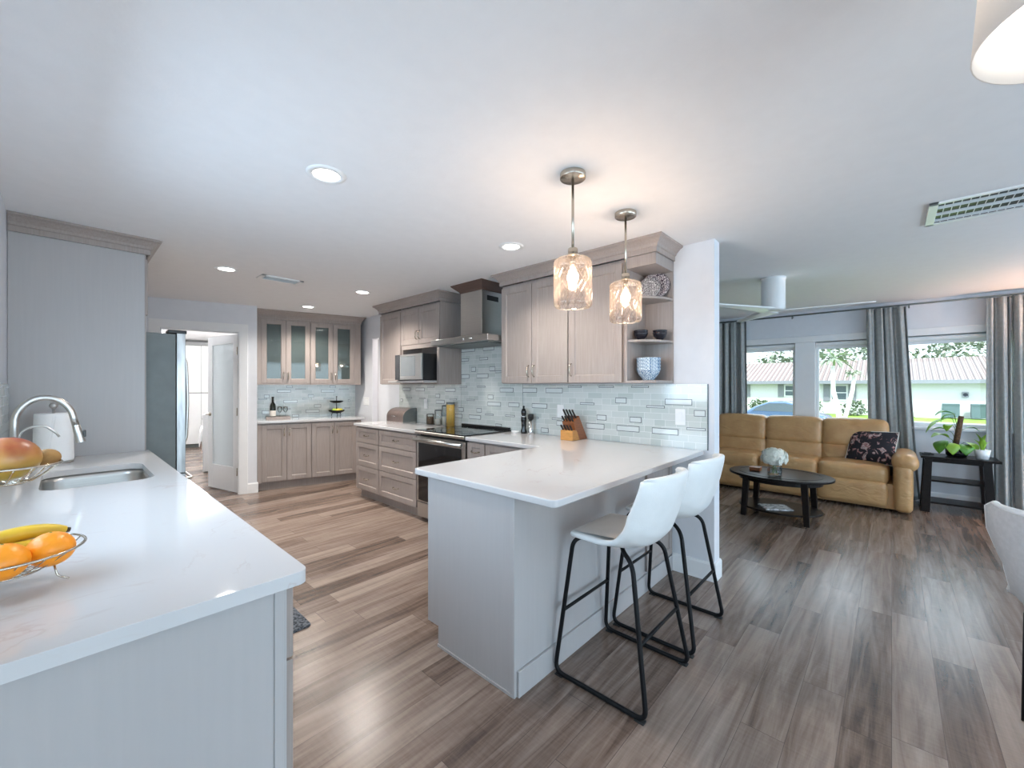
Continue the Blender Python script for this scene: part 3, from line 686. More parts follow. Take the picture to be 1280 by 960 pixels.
# ------------------------------------------------------------ refrigerator
t = thing('refrigerator', 'stainless french-door refrigerator with dark grey side beside the pantry doorway', 'refrigerator', (.65, 3.975, 0), PI/2)
MB().box(0, .90, .075, .85, .03, 1.77).box(.02, .88, .12, .8, 0, .03).build('body', 'dark_steel', t, bevel=.006)
def fdoor(a, b, z0, z1):
    vs = [];
    return MB().grid(lambda u_, w_: (a+(b-a)*u_, .018-.018*math.sin(PI*min(1, max(0, (u_*(b-a)+a-0)/.9))), z0+(z1-z0)*w_), 8, 2).box(a, b, .02, .070, z0, z1)
for a, b, hx_ in ((.0, .447, .405), (.453, .90, .495)):
    o = fdoor(a, b, .72, 1.775).build('door', 'fridge_steel', t)
    MB().tube(fillet([(hx_, .012, .86), (hx_, -.05, .92), (hx_, -.06, 1.25), (hx_, -.05, 1.60), (hx_, .012, 1.66)], .08), .012, 10).build('handle', 'steel', o, smooth=True)
for z0, z1 in ((.06, .36), (.37, .71)):
    o = fdoor(0, .90, z0, z1).build('drawer', 'fridge_steel', t)
    MB().tube(fillet([(.1, .01, z1-.06), (.13, -.045, z1-.06), (.77, -.045, z1-.06), (.80, .01, z1-.06)], .04), .011, 10).build('handle', 'steel', o, smooth=True)
MB().box(.0, .12, .01, .12, 1.776, 1.80).box(.78, .90, .01, .12, 1.776, 1.80).build('hinge_cover', 'black_plastic', t, bevel=.004)

# ------------------------------------------------------------ range
t = thing('range', 'stainless slide-in electric range with black glass oven door and cooktop', 'range', (2.475, 3.62, 0), RZ)
MB().box(.006, .774, .045, .60, .03, .915).box(.03, .75, .08, .58, 0, .03).build('body', 'black_plastic', t)
MB().box(.0, .78, -.02, .60, .921, .931).build('cooktop', 'black_gloss', t, bevel=.003)
MB().prism([(-.028, .893), (.045, .893), (.045, .92), (-.022, .922), (-.030, .915)], .004, .776, M=Matrix(((0, 0, 1, 0), (1, 0, 0, 0), (0, 1, 0, 0), (0, 0, 0, 1)))).build('control_panel', 'steel', t, bevel=.003)
o = MB().box(.012, .768, -.005, .044, .20, .865).build('oven_door', 'steel', t, bevel=.005)
MB().box(.045, .715, -.009, -.0055, .215, .80).build('oven_window', 'black_gloss', o)
MB().tube([(.02, -.05, .838), (.76, -.05, .838)], .018, 14).box(.05, .075, -.05, 0, .83, .846).box(.705, .73, -.05, 0, .83, .846).build('handle', 'steel', o, smooth=True)
MB().box(.012, .768, .0, .044, .045, .19).build('storage_drawer', 'steel', t, bevel=.005)
MB().box(.02, .76, .585, .61, .932, .955).build('rear_vent', 'black_plastic', t, bevel=.004)
for x, y, r_ in ((.2, .15, .10), (.57, .16, .085), (.2, .42, .08), (.57, .42, .10)):
    MB().tube([(x+r_*math.cos(2*PI*k/32), y+r_*math.sin(2*PI*k/32), .9312) for k in range(32)], .0012, 4, closed=True).build('burner_ring', 'dark_steel', t)

# ------------------------------------------------------------ hood
t = thing('range_hood', 'stainless chimney range hood with wood collar at the ceiling', 'range hood', (3.088, 3.14, 1.80), RZ)
MB().box(-.43, .43, -.475, -.0, 0.0, .058).build('canopy', 'steel', t, bevel=.004)
MB().box(-.38, .38, -.42, -.06, -.012, 0).build('filter', 'dark_steel', t)
mb = MB(); mb.add([(-.30, -.42, .058), (.30, -.42, .058), (.30, -.0, .058), (-.30, 0, .058), (-.16, -.29, .10), (.16, -.29, .10), (.16, -.0, .10), (-.16, 0, .10)], [(0, 1, 5, 4), (1, 2, 6, 5), (2, 3, 7, 6), (3, 0, 4, 7), (4, 5, 6, 7), (0, 3, 2, 1)])
mb.build('canopy_top', 'steel', t)
MB().box(-.16, .16, -.29, -.0, .10, .535).build('chimney', 'steel', t, bevel=.002)
MB().box(.1605, .1625, -.22, -.06, .44, .49).build('vent_slot', 'black_plastic', t)
MB().sweep([(.16, 0), (.16, -.29), (-.16, -.29), (-.16, 0)][::-1], [(-.004, .535), (.006, .535), (.012, .55), (.07, .60), (.078, .6145), (-.004, .6145)]).build('collar', 'brown_wood', t)
for i in range(2):
    MB().lathe([(.012, 0), (.012, .008), (.009, .01)], 16, 0, Matrix.Translation((.10+.10*i, -.475, .03)) @ Matrix.Rotation(PI/2, 4, 'X')).build('knob', 'chrome', t, smooth=True)

# ------------------------------------------------------------ microwave
t = thing('microwave', 'stainless and black countertop microwave in the cabinet niche', 'microwave', (2.60, 4.23, 1.44), RZ)
MB().box(.0, .517, .018, .40, .008, .295).build('body', 'black_plastic', t, bevel=.004)
MB().box(.0, .092, -.002, .018, .01, .293).build('control_panel', 'black_gloss', t)
o = MB().box(.094, .517, -.002, .018, .01, .293).build('door', 'steel', t, bevel=.003)
MB().box(.12, .40, -.004, -.0022, .05, .27).build('door_window', 'microwave_screen', o)
MB().box(.02, .50, .03, .38, 0, .008).build('base', 'rubber', t)

# ------------------------------------------------------------ hutch (alcove)
def hut(label, x0, x1, splits):
    t = thing('glass_front_cabinet', label, 'cabinet', (*UV(x0, .22), 1.40), TH)
    w_ = x1-x0
    body(t, 0, w_, .345, 0, .911, hollow=True)
    sp = [s_-x0 for s_ in splits]
    mb = MB()
    if sp[0] > .02: mb.box(0, sp[0], 0, .0205, 0, .911)
    if w_-sp[-1] > .02: mb.box(sp[-1], w_, 0, .0205, 0, .911)
    mb.box(sp[0], sp[-1], .003, .0205, .89, .911).box(sp[0], sp[-1], .003, .0205, 0, .016)
    mb.build('face_frame', 'cabinet_wood', t)
    for z in (.30, .60): MB().box(.019, w_-.019, .05, .33, z, z+.008).build('shelf_board', 'clear_glass', t)
    door(t, sp[0], sp[1], .018, .888, 'r', True, True); door(t, sp[1], sp[2], .018, .888, 'l', True, True)
    return t
hut('two-door glass-front wall cabinet on the left of the alcove', .001, .646, (.049, .343, .643))
hut('two-door glass-front wall cabinet on the right of the alcove', .648, 1.335, (.652, .949, 1.245))
crown('crown_molding', [(.001, .222), (1.335, .222), (1.335, .56)], 'crown molding above the glass-front cabinets in the alcove', MH)
bpy.data.objects['crown_molding.002'].name = 'crown_molding.002'
def hutb(label, x0, x1, splits):
    t = thing('base_cabinet', label, 'cabinet', (*UV(x0, .02), 0), TH); w_ = x1-x0
    body(t, 0, w_, .53, .105, CT-.003, toe=True)
    sp = [s_-x0 for s_ in splits]
    if sp[0] > .02: MB().box(0, sp[0], 0.001, .021, .105, CT-.003).build('face_frame', 'cabinet_wood', t)
    if w_-sp[-1] > .02: MB().box(sp[-1], w_, 0.001, .021, .105, CT-.003).build('face_frame', 'cabinet_wood', t)
    door(t, sp[0], sp[1], .115, .866, 'r', False); door(t, sp[1], sp[2], .115, .866, 'l', False)
hutb('two-door base cabinet on the left of the alcove beside the open doorway', .002, .641, (.049, .341, .641))
hutb('two-door base cabinet on the right of the alcove', .642, 1.30, (.645, .938, 1.235))
mb = MB().prism([(.001, .0), (1.345, .0), (1.32, .57), (.001, .57)], CT, .92, M=MH)
tag(mb.build('countertop', 'quartz', bevel=.004), 'white quartz countertop in the alcove with tray and tiered stand', 'countertop')

# ------------------------------------------------------------ ceiling fittings
def can(x, y, label, p=85):
    t = thing('recessed_light', label, 'ceiling light', (x, y, CEIL), 0)
    MB().lathe([(.062, -.001), (.062, -.006), (.088, -.006), (.092, 0)], 32, cap=False).build('trim_ring', 'white_plastic', t, smooth=True)
    MB().lathe([(.0001, -.003), (.063, -.003)], 32, cap=False).build('lens', 'led', t)
    l = bpy.data.lights.new('recessed_lamp', 'SPOT'); l.energy = p; l.color = (1, .93, .85); l.spot_size = math.radians(140); l.spot_blend = .8; l.shadow_soft_size = .06
    lo = bpy.data.objects.new('recessed_lamp', l); COL.objects.link(lo); lo.location = (0, 0, -.02); lo.parent = t
for x, y, lb in ((.873, 2.041, 'largest round recessed ceiling light, left of the pendants'), (2.252, 2.081, 'round recessed ceiling light just left of the near pendant'),
                 (.975, 4.331, 'round recessed ceiling light beside the small air vent'), (2.23, 4.293, 'round recessed ceiling light in front of the microwave cabinets'),
                 (2.16, 5.6, 'round recessed ceiling light nearest the glass-front cabinets')):
    can(x, y, lb, 40 if x < .9 else 48 if (x > 2 and y < 3) else 85)
def vent(x0, x1, y0, y1, label, nb, rot, along='x'):
    cx_, cy_ = (x0+x1)/2, (y0+y1)/2; wx, wy = (x1-x0)/2, (y1-y0)/2
    t = thing('air_vent', label, 'vent', (cx_, cy_, CEIL), rot)
    MB().box(-wx, wx, -wy, -wy+.022, -.012, -.0005).box(-wx, wx, wy-.022, wy, -.012, -.0005).box(-wx, -wx+.04, -wy, wy, -.012, -.0005).box(wx-.04, wx, -wy, wy, -.012, -.0005).build('frame', 'white_plastic', t, bevel=.002)
    MB().box(-wx+.03, wx-.03, -wy+.015, wy-.015, -.002, -.0008).build('duct', 'black_plastic', t)
    for i in range(nb):
        y = -wy+.03+(2*wy-.06)*(i+.5)/nb
        MB().add([(-wx+.04, y-.012, -.013), (wx-.04, y-.012, -.013), (wx-.04, y+.010, -.003), (-wx+.04, y+.010, -.003)], [(0, 1, 2, 3)]).build('slat', 'fence_white', t, solid=.002)
    f_ = MB()
    for i in range(12):
        x = -wx+.05+(2*wx-.1)*(i+.5)/12; f_.box(x-.002, x+.002, -wy+.022, wy-.022, -.006, -.003)
    f_.build('damper', 'white_trim', t)
vent(3.30, 3.80, -.62, -.19, 'large rectangular ceiling air vent at the upper right', 3, PI/2)
vent(1.24, 1.61, 4.28, 4.45, 'small ceiling air vent over the aisle near the refrigerator', 6, 0)

# pendants
def pendant():
    t = thing('pendant_light', '', 'pendant light', (0, 0, CEIL), 0)
    MB().lathe([(.001, 0), (.062, 0), (.063, -.003), (.063, -.024), (.060, -.027), (.001, -.028)], 32).build('canopy', 'nickel', t, smooth=True)
    MB().lathe([(.0065, -.028), (.0065, -.37)], 12).lathe([(.001, -.365), (.022, -.366), (.024, -.37), (.024, -.395), (.030, -.396), (.030, -.405), (.001, -.406)], 20).build('stem', 'nickel', t, smooth=True)
    R0 = .092; n = 56; nz = 30
    def gf(u_, w_):
        z = -.402-.252*w_
        k = w_*6.5
        tt = w_
        if tt < .12: r = R0*(.38+.62*math.sin(tt/.12*PI/2))
        elif tt > .955: r = R0*(1-.10*((tt-.955)/.045)**2)
        else: r = R0
        a = 2*PI*u_
        return (r*math.cos(a), r*math.sin(a), z)
    o = MB().grid(gf, 64, 30, closeu=True).build('glass_shade', 'pendant_glass', t, smooth=True)
    rd = MB()
    for sg in (-1, 1):
        for q in range(22):
            pts = []
            for j in range(19):
                w_ = .10+.88*j/18; z = -.402-.252*w_; a = 2*PI*q/22+sg*w_*1.65; rr = Vector(gf(0, w_)[:2]).length+.0006
                pts.append((rr*math.cos(a), rr*math.sin(a), z))
            rd.tube(pts, .0011, 4)
    rd.build('diamond_relief', 'glass_ridge', o, smooth=True)
    MB().lathe([(.001, -.405), (.014, -.405), (.015, -.45), (.001, -.451)], 16).build('socket', 'nickel', t, smooth=True)
    MB().lathe([(.008, -.45), (.016, -.468), (.027, -.495), (.029, -.512), (.022, -.532), (.001, -.542)], 16).build('light_bulb', 'bulb_glass', t, smooth=True)
    return t
pz = pendant(); pz.location = (1.686, 1.148, CEIL); pz['label'] = 'larger left pendant light with diamond-cut clear glass shade'; pz['group'] = 'pendant lights over the peninsula'
p2 = copy_tree(pz); p2.location = (2.28, 1.174, CEIL); p2['label'] = 'right pendant light with diamond-cut glass shade, in front of the open shelves'
for q in (pz, p2): point('pendant_lamp', (q.location.x, q.location.y, 1.908), 6, (1, .76, .56), .02)

# drum pendant upper right
t = thing('drum_lamp', 'white drum shade ceiling lamp cut off at the upper right corner', 'ceiling light', (1.29, -.323, CEIL))
MB().lathe([(.20, -.36), (.178, -.06)], 48, cap=False).build('lamp_shade', 'shade_cloth', t, smooth=True, solid=.003)
MB().lathe([(.001, 0), (.07, 0), (.07, -.02), (.001, -.021)], 24).lathe([(.008, -.02), (.008, -.15)], 10).build('stem', 'nickel', t, smooth=True)
MB().ball((0, 0, -.20), .045).build('light_bulb', 'led', t, smooth=True)
point('drum_lamp_light', (1.29, -.323, CEIL-.22), 10, (1, .93, .86), .06)

# ceiling fan
t = thing('ceiling_fan', 'white three-blade hugger ceiling fan in the living area', 'ceiling fan', (4.62, .84, CEIL))
MB().lathe([(.001, 0), (.105, 0), (.107, -.018), (.10, -.024), (.10, -.30), (.085, -.315), (.001, -.316)], 36).build('motor_housing', 'white_plastic', t, smooth=True)
for a in (152, 37, -78):
    def bf(u_, w_, a=a):
        r = .05+.70*w_; wd = (.075-.045*w_)*(1 if w_ < .95 else .6); th_ = math.radians(a)
        off = (u_-.5)*2*wd
        return (r*math.cos(th_)-off*math.sin(th_), r*math.sin(th_)+off*math.cos(th_), -.312+off*.18+.01*w_)
    MB().grid(bf, 5, 14).build('blade', 'white_plastic', t, smooth=True, solid=.008)

# ------------------------------------------------------------ bar stools
def stool():
    t = thing('bar_stool', '', 'stool', (0, 0, 0))
    # profile: (y, z, halfwidth, side rise)
    pr = [(.185, .672, .19, -.006), (.17, .683, .205, -.002), (.10, .680, .213, .002), (.0, .668, .218, .014), (-.09, .662, .220, .035), (-.155, .680, .222, .06), (-.195, .725, .222, .055), (-.222, .80, .218, .035), (-.245, .88, .212, .02), (-.262, .955, .202, .008), (-.268, 1.00, .185, 0)]
    NU = 15
    def shell(off, nm, m, k=1):
        def sf(u_, w_):
            i = w_*(len(pr)-1); a = int(min(i, len(pr)-2)); f_ = i-a
            y, z, hw, rise = [pr[a][q]*(1-f_)+pr[a+1][q]*f_ for q in range(4)]
            s_ = (u_-.5)*2; e = abs(s_)**2.6
            back = max(0, min(1, (w_-.30)/.35))
            seat = 1-back
            zz = z+rise*e*1.3
            yy = y+(.055*back)*e*1.5
            if w_ > .93: zz -= .02*e
            return (hw*s_*(1-.03*e), yy+off[0]*back, zz+off[1]*seat)
        return sf
    o = MB().grid(shell((0, 0), '', ''), NU, 31).build('seat_shell', 'leather_white', t, smooth=True, solid=.026)
    md = o.modifiers['solid']; md.offset = 1
    b = o.modifiers.new('sub', 'SUBSURF'); b.levels = 1; b.render_levels = 1
    # seat pad
    def padf(u_, w_):
        x = (u_-.5)*.36; y = .165-.235*w_; ed = min(1, 7*min(u_, 1-u_, w_, 1-w_)); 
        return (x, y, .684+.010*ed**.5-.014*w_+.03*abs((u_-.5)*2)**3*w_)
    MB().grid(padf, 14, 10).build('seat_cushion', 'leather_seat', t, smooth=True)
    # stitch seam
    # sled legs
    for sx_ in (-1, 1):
        pts = fillet([(sx_*.10, .12, .648), (sx_*.175, .165, .640), (sx_*.238, .228, .011), (sx_*.238, -.232, .011), (sx_*.165, -.135, .60), (sx_*.11, -.05, .632), (0, -.02, .640)], .05, 6)
        MB().tube(pts, .0105, 10).build('leg', 'black_metal', t, smooth=True)
        for y_ in (.20, -.205): MB().box(sx_*.238-.014, sx_*.238+.014, y_-.02, y_+.02, 0, .006).build('foot', 'rubber', t)
    MB().tube([(-.207, .198, .30), (.207, .198, .30)], .008, 10).build('footrest', 'black_metal', t, smooth=True)
    MB().tube([(-.203, -.186, .285), (.203, -.186, .285)], .008, 10).build('stretcher', 'black_metal', t, smooth=True)
    MB().box(-.10, .10, -.04, .13, .640, .652).build('seat_plate', 'black_metal', t)
    return t
s1 = stool(); s1.location = (1.84, .965, 0); s1.rotation_euler = (0, 0, 0); s1['label'] = 'white leather bar stool nearest the camera with black sled legs'; s1['group'] = 'bar stools at the peninsula'
s2 = copy_tree(s1); s2.location = (2.40, .965, 0); s2['label'] = 'white leather bar stool farther away, next to the wall end'

# ------------------------------------------------------------ switches / outlets
def plate(label, x, y, z, rz, w_=.075, h_=.12, n=1, cat='switch', nm='light_switch'):
    t = thing(nm, label, cat, (x, y, z), rz)
    MB().box(-w_/2, w_/2, -.006, 0, -h_/2, h_/2).build('cover_plate', 'white_plastic', t, bevel=.003)
    for i in range(n):
        cx_ = (i-(n-1)/2)*.046; MB().box(cx_-.016, cx_+.016, -.010, -.006, -.033, .033).build('rocker', 'white_plastic', t, bevel=.002)
plate('white switch plate on the tile near the wall end', 3.0875, 1.15, 1.149, RZ)
plate('white outlet behind the knife block', 3.0875, 2.235, 1.148, RZ, nm='wall_outlet', cat='outlet')
plate('white outlet above the spice jars', 3.0875, 4.31, 1.155, RZ, nm='wall_outlet', cat='outlet')
plate('double white switch plate on the wall right of the alcove', 3.1295, 5.90, 1.15, RZ, w_=.16, n=2)

# ------------------------------------------------------------ counter items, range wall
Z0 = .9205
t = thing('bread_box', 'rounded metallic roll-top bread box on the counter', 'bread box', (2.88, 4.70, Z0), RZ)
prof = [(0, 0), (.0, .06)]+[(.155-.155*math.cos(a), .06+.115*math.sin(a)) for a in [math.radians(k) for k in range(10, 91, 10)]]+[(.20, .175), (.20, 0)]
MY = Matrix(((0, 0, 1, 0), (1, 0, 0, 0), (0, 1, 0, 0), (0, 0, 0, 1)))
MB().prism(prof, -.19, .19, M=MY).build('body', 'copper_steel', t, bevel=.003)
MB().prism(prof, -.196, -.19, M=MY).prism(prof, .19, .196, M=MY).build('side_cap', 'dark_steel', t)
MB().tube([(-.04, -.004, .07), (-.04, -.02, .075), (.04, -.02, .075), (.04, -.004, .07)], .005).build('handle', 'chrome', t, smooth=True)
def jar(label, x, y, r, h, fill, fh, lid='dark_steel', wall=True):
    t = thing('storage_jar', label, 'jar', (x, y, Z0), 0)
    MB().lathe([(.001, 0), (r, 0), (r, h*.9), (r*.9, h*.93), (r*.9, h*.95)], 24, cap=False).build('glass_body', 'clear_glass', t, smooth=True)
    MB().lathe([(.001, .004), (r*.9, .004), (r*.9, fh), (.001, fh+.002)], 20).build('contents', fill, t)
    MB().lathe([(.001, h*.93), (r*.96, h*.93), (r*.96, h), (.001, h+.002)], 24).build('lid', lid, t, bevel=.001)
jar('shortest glass jar of dark spices beside the bread box', 2.99, 4.09, .047, .125, 'spice_dark', .09)
jar('glass jar half full of pale flour, second from the bread box', 3.00, 3.945, .045, .18, 'flour', .07)
jar('slim glass jar with pale contents behind the pasta jar', 3.035, 3.855, .045, .235, 'flour', .10)
jar('tallest glass jar full of yellow pasta beside the cooktop', 2.985, 3.70, .052, .275, 'pasta', .245)
# pepper mill & shaker & dish
t = thing('pepper_mill', 'tall black pepper mill right of the range', 'pepper mill', (3.02, 2.625, Z0))
MB().lathe([(.001, 0), (.030, 0), (.031, .02), (.022, .05), (.024, .10), (.028, .13), (.026, .16), (.018, .17), (.024, .185), (.026, .21), (.018, .235), (.006, .245), (.010, .25), (.010, .262), (.001, .268)], 24).build('body', 'black_gloss', t, smooth=True)
MB().lathe([(.0265, .158), (.0275, .162), (.0265, .168)], 24).build('band', 'chrome', t, smooth=True)
t = thing('salt_shaker', 'shorter steel salt grinder with black cap beside the pepper mill', 'salt shaker', (3.03, 2.545, Z0))
MB().lathe([(.001, 0), (.026, 0), (.024, .02), (.022, .14), (.001, .141)], 20).build('body', 'chrome', t, smooth=True)
MB().lathe([(.001, .141), (.027, .141), (.028, .18), (.024, .19), (.001, .192)], 20).build('cap', 'black_plastic', t, smooth=True)
tag(MB().lathe([(.001, 0), (.03, 0), (.04, .018), (.037, .018), (.028, .006), (.001, .005)], 20).build('spoon_rest', 'white_plastic', smooth=True), 'small white dish left of the pepper mill', 'dish').location = (3.0, 2.72, Z0)
# knife block : faces the camera side
t = thing('knife_block', 'slanted wooden knife block full of black handled knives', 'knife block', (2.865, 2.015, Z0), -PI/2)
sl = [(0, 0), (.225, 0), (.225, .02), (.09, .215), (-.02, .145), (0.03, .08)]
MB().prism([(.075, 0), (.225, 0), (.225, .01), (.10, .205), (.02, .155)], -.06, .06, M=MY).build('block', 'block_dark', t, bevel=.003)
MB().prism([(.0, 0), (.11, 0), (.06, .085), (.0, .085)], -.062, .062, M=MY).build('front_block', 'block_light', t, bevel=.003)
dirv = Vector((0, -.62, .78)).normalized()
for row_, (cy_, cz_, hl) in enumerate(((.035, .095, .05), (.045, .145, .065), (.075, .185, .085))):
    for k in range(4):
        x = -.045+.03*k; p0 = Vector((x, cy_, cz_)); 
        if row_ == 0: p0 = Vector((x, .02, .082))
        MB().tube([p0, p0+dirv*hl*.3, p0+dirv*hl, p0+dirv*(hl+.01)], [.007, .0075, .0085, .006], 6).build('knife', 'black_plastic', t, smooth=True)

# bowls and plates on shelf
def bowl(nm, label, x, y, z, r, h, m, g=None, k=1):
    mb = MB().lathe([(.001, .004), (r*.42, .004), (r*.42, 0), (r*.47, 0), (r*.50, .012), (r*.80, h*.45), (r*.95, h*.8), (r, h), (r*.96, h), (r*.90, h*.8), (r*.76, h*.47), (r*.46, .016), (.001, .012)], 32, cap=False)
    o = mb.build(nm, m, smooth=True); o.location = (x, y, z); return tag(o, label, 'bowl', g)
z_ = 1.4+.3155
bowl('bowl', 'lower black bowl of the left pair on the middle shelf', 2.895, 1.368, z_, .052, .055, 'bowl_black', 'black bowls on the shelf')
bowl('bowl', 'upper black bowl of the left pair on the middle shelf', 2.895, 1.368, z_+.018, .052, .055, 'bowl_black', 'black bowls on the shelf')
bowl('bowl', 'lower black bowl of the right pair on the middle shelf', 2.985, 1.262, z_, .052, .055, 'bowl_black', 'black bowls on the shelf')
bowl('bowl', 'upper black bowl of the right pair on the middle shelf', 2.985, 1.262, z_+.018, .052, .055, 'bowl_black', 'black bowls on the shelf')
z_ = 1.4+.0185
for i, lb in enumerate(('bottom', 'second', 'third', 'top')):
    bowl('bowl', lb+' blue and white patterned bowl of the stack on the bottom shelf', 2.93, 1.325, z_+i*.024, .088, .095, 'china_blue', 'stacked blue bowls')
def plate_(label, x, y, z, r, m1, m2, tilt, rz):
    t = thing('plate', label, 'plate', (x, y, z)); t.rotation_euler = (tilt, 0, rz)
    T = Matrix.Translation((0, 0, r)) @ Matrix.Rotation(PI/2, 4, 'X')
    MB().lathe([(.001, .0), (r*.62, .0), (r*.70, .006), (r, .018), (r, .021), (r*.69, .010), (.001, .004)], 40, 0, T, cap=False).build('plate_body', m1, t, smooth=True)
    MB().lathe([(r*.985, .016), (r*1.005, .019), (r*.985, .023)], 40, 0, T, cap=False).build('rim_band', m2, t, smooth=True)
z_ = 1.4+.6305
plate_('large dark patterned plate leaning at the back of the top shelf', 3.03, 1.315, z_, .105, 'china_dark', 'bowl_black', math.radians(-12), RZ+.38)
plate_('smaller plate with white rim leaning in front of the large patterned plate', 2.975, 1.345, z_, .082, 'china_fine', 'white_plastic', math.radians(-14), RZ+.30)

# ------------------------------------------------------------ alcove items
def uvz(a, b): return (*UV(a, b), Z0)
t = thing('serving_tray', 'shallow wooden serving tray under the wine bottle', 'tray', uvz(.255, .40), TH)
MB().box(-.15, .15, -.09, .09, 0, .006).box(-.15, .15, -.09, -.082, .006, .03).box(-.15, .15, .082, .09, .006, .03).box(-.15, -.142, -.082, .082, .006, .03).box(.142, .15, -.082, .082, .006, .03).build('tray_body', 'cabinet_wood', t, bevel=.002)
t = thing('wine_bottle', 'dark wine bottle with a pale label on the tray', 'bottle', (*UV(.19, .40), Z0+.0065), TH)
MB().lathe([(.001, 0), (.036, 0), (.037, .01), (.037, .17), (.030, .20), (.015, .225), (.0135, .285), (.016, .286), (.016, .30), (.001, .302)], 24).build('bottle_body', 'bottle_glass', t, smooth=True)
MB().lathe([(.0376, .03), (.0376, .11)], 24, cap=False).build('bottle_label', 'label_paper', t, smooth=True)
for u_, lb in ((.275, 'left stemmed wine glass on the tray'), (.345, 'right stemmed wine glass on the tray')):
    o = MB().lathe([(.001, .0), (.028, 0), (.028, .002), (.004, .006), (.003, .07), (.02, .09), (.032, .12), (.028, .16), (.027, .16), (.030, .12), (.018, .093), (.001, .078)], 20, cap=False).build('wine_glass', 'clear_glass', smooth=True)
    o.location = (*UV(u_, .40), Z0+.0065); tag(o, lb, 'glass', 'wine glasses on the tray')
t = thing('tiered_stand', 'black two-tier fruit stand holding lemons and limes', 'tiered stand', uvz(1.02, .38), TH)
MB().lathe([(.001, .055), (.06, .057), (.105, .08), (.118, .10), (.114, .10), (.10, .086), (.05, .064), (.001, .062)], 30, cap=False).build('lower_tray', 'black_metal', t, smooth=True)
MB().lathe([(.001, .205), (.05, .207), (.085, .222), (.098, .236), (.094, .236), (.08, .226), (.04, .213), (.001, .211)], 30, cap=False).build('upper_tray', 'black_metal', t, smooth=True)
MB().cyl(0, 0, .05, .29, .005, 10).ball((0, 0, .298), .011, 12).build('pole', 'black_metal', t, smooth=True)
for k in range(3):
    a = 2*PI*k/3+.5; MB().tube([(.06*math.cos(a), .06*math.sin(a), .06), (.075*math.cos(a), .075*math.sin(a), .03), (.07*math.cos(a), .07*math.sin(a), 0.003)], .004, 6).build('leg', 'black_metal', t, smooth=True)
bx, by = UV(1.02, .38)
for i, (dx, dy, m_, lb, cat) in enumerate(((-.05, -.03, 'lime', 'green lime at the left of the lower tier', 'lime'), (.0, -.055, 'lemon', 'pale lemon at the front of the lower tier', 'lemon'), (.055, -.01, 'lemon', 'yellow lemon at the right of the lower tier', 'lemon'), (.03, .05, 'lime', 'green lime at the back of the lower tier', 'lime'))):
    o = MB().ball((0, 0, 0), .030, 14, sx=1.2).build('lemon' if m_ == 'lemon' else 'lime', m_, smooth=True); o.location = (bx+dx, by+dy, Z0+.062+.034); tag(o, lb, cat, 'citrus on the tiered stand')

# ------------------------------------------------------------ faucet, paper towel
t = thing('kitchen_faucet', 'arched brushed steel pull-down kitchen faucet behind the sink', 'faucet', (-.155, 3.0, Z0))
MB().lathe([(.001, 0), (.030, 0), (.030, .006), (.024, .010), (.022, .06), (.018, .075), (.001, .076)], 24).build('base', 'steel', t, smooth=True)
pts = [(0, 0, .07), (0, 0, .28)]+[(.095-.095*math.cos(a), 0, .28+.12*math.sin(a)) for a in [math.radians(k) for k in range(10, 171, 10)]]+[(.197, 0, .255)]
MB().tube(pts, .0135, 14).build('spout', 'steel', t, smooth=True)
MB().tube([(.197, 0, .262), (.202, 0, .235), (.214, 0, .175)], [.0145, .016, .0185], 24).build('spray_head', 'steel', t, bevel=.001)
MB().box(.222, .232, -.008, .008, .20, .235).build('spray_button', 'black_plastic', t, bevel=.002)
t = thing('filter_faucet', 'small slim arched water filter tap beside the faucet', 'faucet', (-.150, 3.16, Z0))
MB().lathe([(.001, 0), (.016, 0), (.014, .02), (.006, .03), (.001, .031)], 16).tube([(0, 0, .02), (0, 0, .20)]+[(.062-.062*math.cos(a), 0, .20+.055*math.sin(a)) for a in [math.radians(k) for k in range(15, 121, 15)]]+[(.125, 0, .215), (.135, 0, .195)], .0055, 10).build('spout', 'steel', t, smooth=True)
t = thing('paper_towel_holder', 'white roll of paper towels on an upright steel holder', 'paper towels', (-.040, 3.68, Z0))
MB().lathe([(.001, 0), (.085, 0), (.085, .008), (.001, .010)], 28).cyl(0, 0, .01, .325, .006, 10).ball((0, 0, .34), .019, 14).build('holder', 'steel', t, smooth=True)
MB().lathe([(.02, .012), (.084, .012), (.085, .02), (.079, .29), (.076, .295), (.02, .295)], 32).build('paper_roll', 'paper', t, smooth=True)
MB().add([(-.035, -.078, .015), (-.02, -.083, .015), (.012, -.083, .288), (.0, -.083, .288)], [(0, 1, 2, 3)]).build('loose_sheet', 'paper', t, solid=.002)

# ------------------------------------------------------------ fruit basket
FX, FY = -.085, 1.46
t = thing('fruit_basket', 'two-tier wire fruit basket on the left counter, cut off by the frame', 'fruit basket', (FX, FY, Z0))
def wire_bowl(r, z, h, nm):
    mb = MB()
    mb.tube([(r*math.cos(2*PI*k/40), r*math.sin(2*PI*k/40), z+h) for k in range(40)], .0028, 8, closed=True)
    for q in (.45,): mb.tube([(r*q*math.cos(2*PI*k/30), r*q*math.sin(2*PI*k/30), z+.001) for k in range(30)], .002, 6, closed=True)
    for k in range(18):
        a = 2*PI*k/18; mb.tube([((r*s_)*math.cos(a+.35*s_), (r*s_)*math.sin(a+.35*s_), z+h*(max(0, s_-.35)/.65)**1.6) for s_ in (.1, .35, .5, .65, .8, .92, 1)], .0014, 5)
    mb.build(nm, 'nickel', t, smooth=True)
wire_bowl(.122, .035, .045, 'lower_bowl'); wire_bowl(.082, .238, .038, 'upper_bowl')
